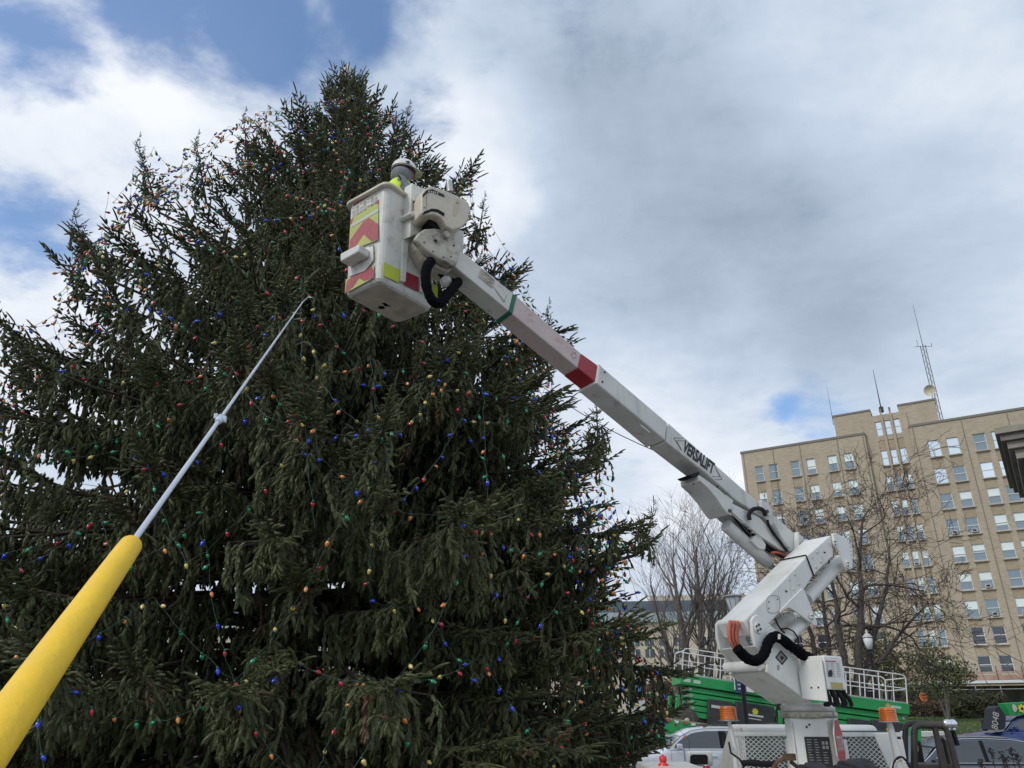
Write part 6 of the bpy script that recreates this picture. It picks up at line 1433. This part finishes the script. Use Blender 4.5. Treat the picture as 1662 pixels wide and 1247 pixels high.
mb = MB(); bz = gz(31); cx0 = at(1640, 1200, 31).x; mb.box((cx0 + 1.2, 31.2, bz + .75), (3.4, 1.8, .5)); mb.build('chassis', M['green'], bl, bevel=.05)
for dx in (-.2, 2.4):
    MB().lathe((cx0 + dx, 30.1, bz + .45), [(.1, 0), (.40, 0), (.45, .06), (.45, .3), (.1, .34)], (0, 1, 0), 20).build('wheel', tyre_m, bl)

# ================================================================== CARS
chrome = mat('chrome', (.75, .76, .78), .12, 1.0)
def car(label, name, x0, Yc, L, Wd, Ht, paint, hoodz, belt, roof, rake, cat, trim=None, lowg=None, rails=False, z0=None, right=False):
    """side profile car; nose at x0, body runs to x0+L; near side at Yc"""
    zg = gz(Yc) if z0 is None else z0; o = thing(name, (x0 + L / 2, Yc + Wd / 2, zg), label, cat); P3 = lambda x, y, z: Vector((x0 + x, Yc + y, zg + z))
    # lower body as a loft of sections along the length
    st = [(0, .55, hoodz * .62, .30), (.06, .40, hoodz * .80, .14), (.25, .30, hoodz * .92, .05), (L * .20, .26, hoodz * .985, .01), (rake[0], .25, belt * .995, 0), (L * .5, .25, belt, 0), (rake[3], .26, belt * 1.03, 0), (L - .25, .30, belt * 1.0, .04), (L - .06, .40, belt * .9, .12), (L, .5, belt * .75, .25)]
    mb = MB(); rings = []
    for x, zl, zt, ins in st:
        r = .10
        rings.append([P3(x, ins + .06, zl), P3(x, ins, zl + .15), P3(x, ins - .01, (zl + zt) * .55), P3(x, ins + .015, zt - .12), P3(x, ins + .06, zt - .03), P3(x, ins + .16, zt), P3(x, Wd / 2, zt + .03), P3(x, Wd - ins - .16, zt), P3(x, Wd - ins - .06, zt - .03), P3(x, Wd - ins - .015, zt - .12), P3(x, Wd - ins + .01, (zl + zt) * .55), P3(x, Wd - ins, zl + .15), P3(x, Wd - ins - .06, zl)])
    loft(mb, rings); mb.build('body', paint, o)
    # greenhouse: roof shell on pillars with glass between
    A0, A1, R1, R0 = rake; tum = .17; zbl = belt - .02
    prof = [(A0, zbl), (A0 + (A1 - A0) * .55, zbl + (roof - zbl) * .62), (A1, roof - .05), (A1 + .35, roof - .005), ((A1 + R1) / 2, roof), (R1 - .3, roof - .02), (R1, roof - .07), ((R1 + R0) / 2 + .05, zbl + (roof - zbl) * .55), (R0, zbl)]
    def yin(z): return .05 + tum * (z - zbl) / (roof - zbl)
    mb = MB(); rings = [[P3(x, yin(z) + .05, z - .02), P3(x, yin(z) + .10, z + .005), P3(x, Wd / 2, z + .03), P3(x, Wd - yin(z) - .10, z + .005), P3(x, Wd - yin(z) - .05, z - .02), P3(x, Wd - yin(z) - .3, z - .07), P3(x, yin(z) + .3, z - .07)] for x, z in prof]
    loft(mb, rings[1:-1]); mb.build('roof', paint, o)
    mb = MB(); mb2 = MB()
    for k in ((0, 1), (1, 2)):
        (xa, za), (xb, zb2) = prof[k[0]], prof[k[1]]; mb.add([P3(xa + .02, yin(za) + .12, za), P3(xb + .02, yin(zb2) + .12, zb2 - .01), P3(xb + .02, Wd - yin(zb2) - .12, zb2 - .01), P3(xa + .02, Wd - yin(za) - .12, za)], [(0, 1, 2, 3)])
        (xa, za), (xb, zb2) = prof[-1 - k[0]], prof[-1 - k[1]]; mb2.add([P3(xa - .02, yin(za) + .12, za), P3(xb - .02, yin(zb2) + .12, zb2 - .01), P3(xb - .02, Wd - yin(zb2) - .12, zb2 - .01), P3(xa - .02, Wd - yin(za) - .12, za)], [(0, 1, 2, 3)])
    mb.build('windscreen', M['glass'], o, recalc=False); mb2.build('rear_window', M['glass'], o, recalc=False)
    def side(y_of, sgn, lab):
        def seg(x0_, x1_):      # window polygon between two x on the side
            top = [(x, z) for x, z in prof]; xs_ = [p[0] for p in top]; zs_ = [p[1] for p in top]
            n = 10; up = []
            for i in range(n + 1):
                x = x0_ + (x1_ - x0_) * i / n; z = float(np.interp(x, xs_, zs_)) - .085; up.append((x, max(z, zbl + .045)))
            return [(x0_, zbl + .04)] + up + [(x1_, zbl + .04)]
        Bp = A0 + (R0 - A0) * .46; Cp = A0 + (R0 - A0) * .80
        fr = MB(); ring = [(A0 + .05, zbl)] + [(x, z - .03) for x, z in prof[1:-1]] + [(R0 - .05, zbl)]
        fr.slab([P3(x, y_of(z) if sgn > 0 else Wd - y_of(z), z) for x, z in ring], (0, .03 * sgn, 0)); fr.build('side_frame', paint, o)
        for (xa, xb) in ((A0 + .22, Bp - .05), (Bp + .05, Cp - .04), (Cp + .05, R0 - .28)):
            w_ = MB(); pp = seg(xa, xb); w_.slab([P3(x, (y_of(z) - .006) if sgn > 0 else Wd - y_of(z) + .006, z) for x, z in pp], (0, .004 * sgn, 0)); w_.build('side_window', M['glass'], o)
        pl_ = MB(); pl_.slab([P3(x, (y_of(z) - .008) if sgn > 0 else Wd - y_of(z) + .008, z) for x, z in ((Bp - .05, zbl + .04), (Bp + .05, zbl + .04), (Bp + .05, roof - .085), (Bp - .05, roof - .085))], (0, .003 * sgn, 0)); pl_.build('pillar', M['black'], o)
        if trim:
            pts = [(A0 + .0, zbl + .02)] + [(x, z - .045) for x, z in prof[1:-1]] + [(R0 - .02, zbl + .02)]
            MB().tube([P3(x, (y_of(z) - .012) if sgn > 0 else Wd - y_of(z) + .012, z) for x, z in pts], .014, 6).build('window_trim', trim, o)
            MB().tube([P3(x, y_of(zbl) - .03 if sgn > 0 else Wd - y_of(zbl) + .03, zbl + .015) for x in (A0 + .1, (A0 + R0) / 2, R0 - .05)], .013, 6).build('window_trim', trim, o)
        if rails:
            MB().tube([P3(x, y_of(roof) + .09 if sgn > 0 else Wd - y_of(roof) - .09, z) for x, z in ((A1 + .35, roof + .01), (A1 + .5, roof + .06), (R1 - .5, roof + .06), (R1 - .35, roof + .0))], .018, 8).build('roof_rail', M['darksteel'], o)
        mb_ = MB(); yy = -.12 if sgn > 0 else Wd + .12; mb_.box(P3(A0 + .32, yy, zbl + .08), (.14, .20, .15)); mb_.build('mirror', paint if not right else paint, o, bevel=.04, seg=3)
    side(yin, 1, 'near'); side(yin, -1, 'far')
    for x in (.85, L - .9):
        for y_, ax_ in ((-.01, 1), (Wd - .22, 1)):
            w_ = MB(); w_.lathe(P3(x, y_, .34), [(.12, 0), (.28, 0), (.34, .03), (.34, .20), (.28, .23), (.12, .23)], (0, 1, 0), 26); wo_ = w_.build('wheel', M['black'], o)
            MB().lathe(P3(x, y_ - .005, .34), [(.04, 0), (.22, 0), (.22, .02)], (0, 1, 0), 18).build('rim', M['alu'], wo_)
        mb = MB(); mb.lathe(P3(x, -.002, .36), [(.36, 0), (.42, 0), (.42, .02), (.36, .02)], (0, 1, 0), 26); mb.build('wheel_arch', M['black'], o)
    MB().box(P3(.10, .30, hoodz * .72), (.18, .34, .16)).build('headlight', mat('headlamp', (.6, .62, .65), .1, coat=.5), o, bevel=.03)
    MB().box(P3(L - .08, .25, belt * .85), (.14, .3, .2)).build('tail_light', M['red'], o, bevel=.03)
    for x in (A0 + (R0 - A0) * .46, A0 + .1, A0 + (R0 - A0) * .84): MB().box(P3(x, -.005, (belt + .4) / 2), (.008, .006, belt - .5)).build('door_seam', M['greyink'], o)
    for x in (A0 + (R0 - A0) * .38, A0 + (R0 - A0) * .74): MB().box(P3(x, -.02, belt - .18), (.2, .03, .03)).build('door_handle', paint, o, bevel=.008)
    return o
white_car = mat('white_car_paint', (.80, .82, .86), .22, coat=.6); grey_car = mat('grey_car_paint', (.13, .145, .17), .25, .45, coat=.8); blue_car = mat('blue_car_paint', (.035, .06, .22), .25, .3, coat=.8)
# white SUV behind the left of the truck (roof at the photograph's height)
Ys = 23.0; xs = at(1030, 1230, Ys).x; zr_ = at(1180, 1181, Ys + .3).z
car('white SUV parked behind the left side of the bucket truck', 'parked_car', xs - .15, Ys, 4.5, 1.8, 1.7, white_car, 1.14, 1.22, zr_ + .0, (1.05, 1.80, 3.9, 4.35), 'car', rails=True)
Yg = 20.5; xg = at(1500, 1220, Yg).x; zr2 = at(1600, 1196, Yg + .3).z
car('dark grey saloon car with chrome window trim at the right edge', 'parked_car', xg - 1.05, Yg, 4.8, 1.8, 1.55, grey_car, .95, 1.0, zr2, (1.0, 1.75, 3.6, 4.4), 'car', trim=chrome)
Yb_ = 30.0; xb = at(1580, 1188, Yb_).x
car('blue car half hidden behind the dark grey saloon', 'parked_car', xb, Yb_, 4.6, 1.8, 1.7, blue_car, 1.18, 1.25, 1.75, (1.15, 1.95, 3.8, 4.4), 'car')

# ================================================================== TUBE RACK, BOARDS AND SMALL THINGS AT THE LOWER RIGHT
def k8(X, Y_): return (1420 + X / 6.868, 1140 + Y_ / 6.868)
rk = thing('tube_rack', (at(1505, 1240, 9.6).x, 9.8, 0), 'brown black tubular steel rack with two small chrome lamps right of the bucket truck', 'rack')
tubem = mat('brown_black_paint', (.045, .036, .030), .45, var=.2)
def rkt(name, pts, y, r): return MB().tube([at(*k8(*p), y + (p[2] if len(p) > 2 else 0)) if len(p) == 2 else at(*k8(p[0], p[1]), y + p[2]) for p in pts], r, 10).build(name, tubem, rk)
def down(pts, y): q = at(*k8(*pts[-1]), y); return q
for pts, y, r in (([(340, 760), (338, 400), (340, 290), (360, 250), (420, 232), (770, 245)], 10.0, .033), ([(440, 780), (437, 330), (450, 280), (500, 256), (740, 262), (790, 290), (812, 340), (905, 700), (925, 800)], 9.5, .036), ([(665, 275), (700, 400), (765, 660), (790, 800)], 9.5, .03), ([(715, 420), (745, 395), (770, 430), (830, 680), (850, 800)], 9.7, .024)):
    P_ = [at(*k8(*p), y) for p in pts]; MB().tube(P_, r, 10).build('tube', tubem, rk)
    for e_ in ([P_[0], P_[-1]] if pts[-1][1] > 700 else [P_[0]]): MB().tube([e_, Vector((e_.x, e_.y, 0))], r, 10).build('tube', tubem, rk)
MB().slab([at(*k8(470, 690), 9.5), at(*k8(880, 695), 9.5), at(*k8(900, 800), 9.5), at(*k8(460, 800), 9.5)], (0, .4, 0)).build('tray', tubem, rk, bevel=.01)
for x in (805, 862):
    q = at(*k8(x, 243), 9.5); MB().lathe(q, [(.02, -.02), (.045, -.015), (.05, .02), (.045, .035), (.01, .045)], (-.1, -1, .1), 16).build('chrome_lamp', chrome, rk)
    MB().lathe(q - Vector((0, 0, .055)), [(.01, -.01), (.022, 0), (.022, .02), (.01, .03)], (0, -1, 0), 10).build('small_lamp', chrome, rk)
    MB().tube([q - Vector((0, -.02, .07)), q - Vector((-.02, -.02, .22))], .026, 8).build('lamp_stalk', M['black'], rk)
q = at(*k8(420, 560), 10.6); gn = thing('machine_cabinet', Vector((q.x, q.y, 0)), 'black machine cabinet with a yellow warning label behind the tube rack', 'machine')
x0c, x1c = at(*k8(300, 500), 10.6).x, at(*k8(535, 500), 10.6).x; zt_ = at(*k8(400, 425), 10.6).z
MB().box(((x0c + x1c) / 2, 11.0, zt_ / 2), (x1c - x0c, .8, zt_)).build('housing', M['black'], gn, bevel=.03)
MB().slab([at(*k8(355, 487), 10.58), at(*k8(478, 487), 10.58), at(*k8(482, 548), 10.58), at(*k8(362, 548), 10.58)], (0, -.01, 0)).build('yellow_label', mat('yellow_sticker', (.75, .55, .08), .5), gn)
MB().tube([at(*k8(380, 380), 10.5), at(*k8(400, 700), 10.5)], .03, 8).build('glass_cylinder', mat('clear_pipe', (.3, .4, .42), .1, coat=.5), gn)
MB().slab([at(*k8(466, 290), 16), at(*k8(515, 290), 16), at(*k8(522, 450), 16), at(*k8(470, 450), 16)], (0, .4, 0)).build('green_panel', M['green'], gn)
# stacked white boards behind the rack
yw = 26; qa, qb = at(*k8(515, 280), yw), at(*k8(790, 280), yw)
bw = thing('board_stack', Vector(((qa.x + qb.x) / 2, yw + .6, gz(yw))), 'neat stack of long white boards behind the tube rack', 'boards'); zz_ = gz(yw); ib = 0
wb = MB().box((0, 0, 0), (qb.x - qa.x + .3, 1.2, .145)).mesh('board', mat('white_board', (.66, .66, .63), .7, var=.08, vscale=1.5), bevel=.012)
while zz_ + .16 < qa.z:
    link('board', wb, bw, loc=(.0 + random.uniform(-.03, .03), random.uniform(-.02, .02), zz_ + .075 - bw.location.z), rot=(0, 0, random.gauss(0, .006))); zz_ += .162; ib += 1
# dark seed heads standing up in the foreground at the lower right
sh_m = mat('dry_seedhead', (.035, .025, .03), .95, var=.3)
for i, (x, yt, h) in enumerate(((1608, 1218, 10), (1625, 1224, 12), (1641, 1218, 14), (1592, 1236, 7), (1632, 1232, 8), (1650, 1226, 10))):
    t = at(x, yt, 4.2); b = Vector((t.x, 4.2, 0)); o = thing('dried_plant', b, 'dark dried flower stalk in the near right corner, %s from the left' % {1592: 'first', 1608: 'second', 1625: 'third', 1632: 'fourth', 1641: 'fifth', 1650: 'sixth'}[x], 'plant', 'dried stalks in the near right corner')
    MB().tube([b, b.lerp(t, .5) + Vector((random.uniform(-.02, .02), 0, 0)), t], [.004, .003, .002], 5).build('stem', sh_m, o)
    mb = MB(); rs = random.Random(i)
    for k in range(30):
        p = t + Vector((rs.gauss(0, .007), rs.gauss(0, .007), -abs(rs.gauss(0, .035)) + .01)); d_ = Vector((rs.gauss(0, 1), rs.gauss(0, 1), rs.uniform(0, 1.5))).normalized() * .009
        mb.tube([p, p + d_], [.0038, .0015], 4)
    tag(mb.build('seed_head', sh_m, o), kind='stuff')
# orange road marker in the hedge and street clutter far right
q = at(*k7(325, 610), 64); tag(MB().lathe(q, [(.35, 0), (.35, .05)], (0, -1, 0), 10, smooth=False).build('orange_sign', mat('orange_sign', (.8, .16, .03), .6)), 'small round orange sign against the scaffold canopy', 'sign')
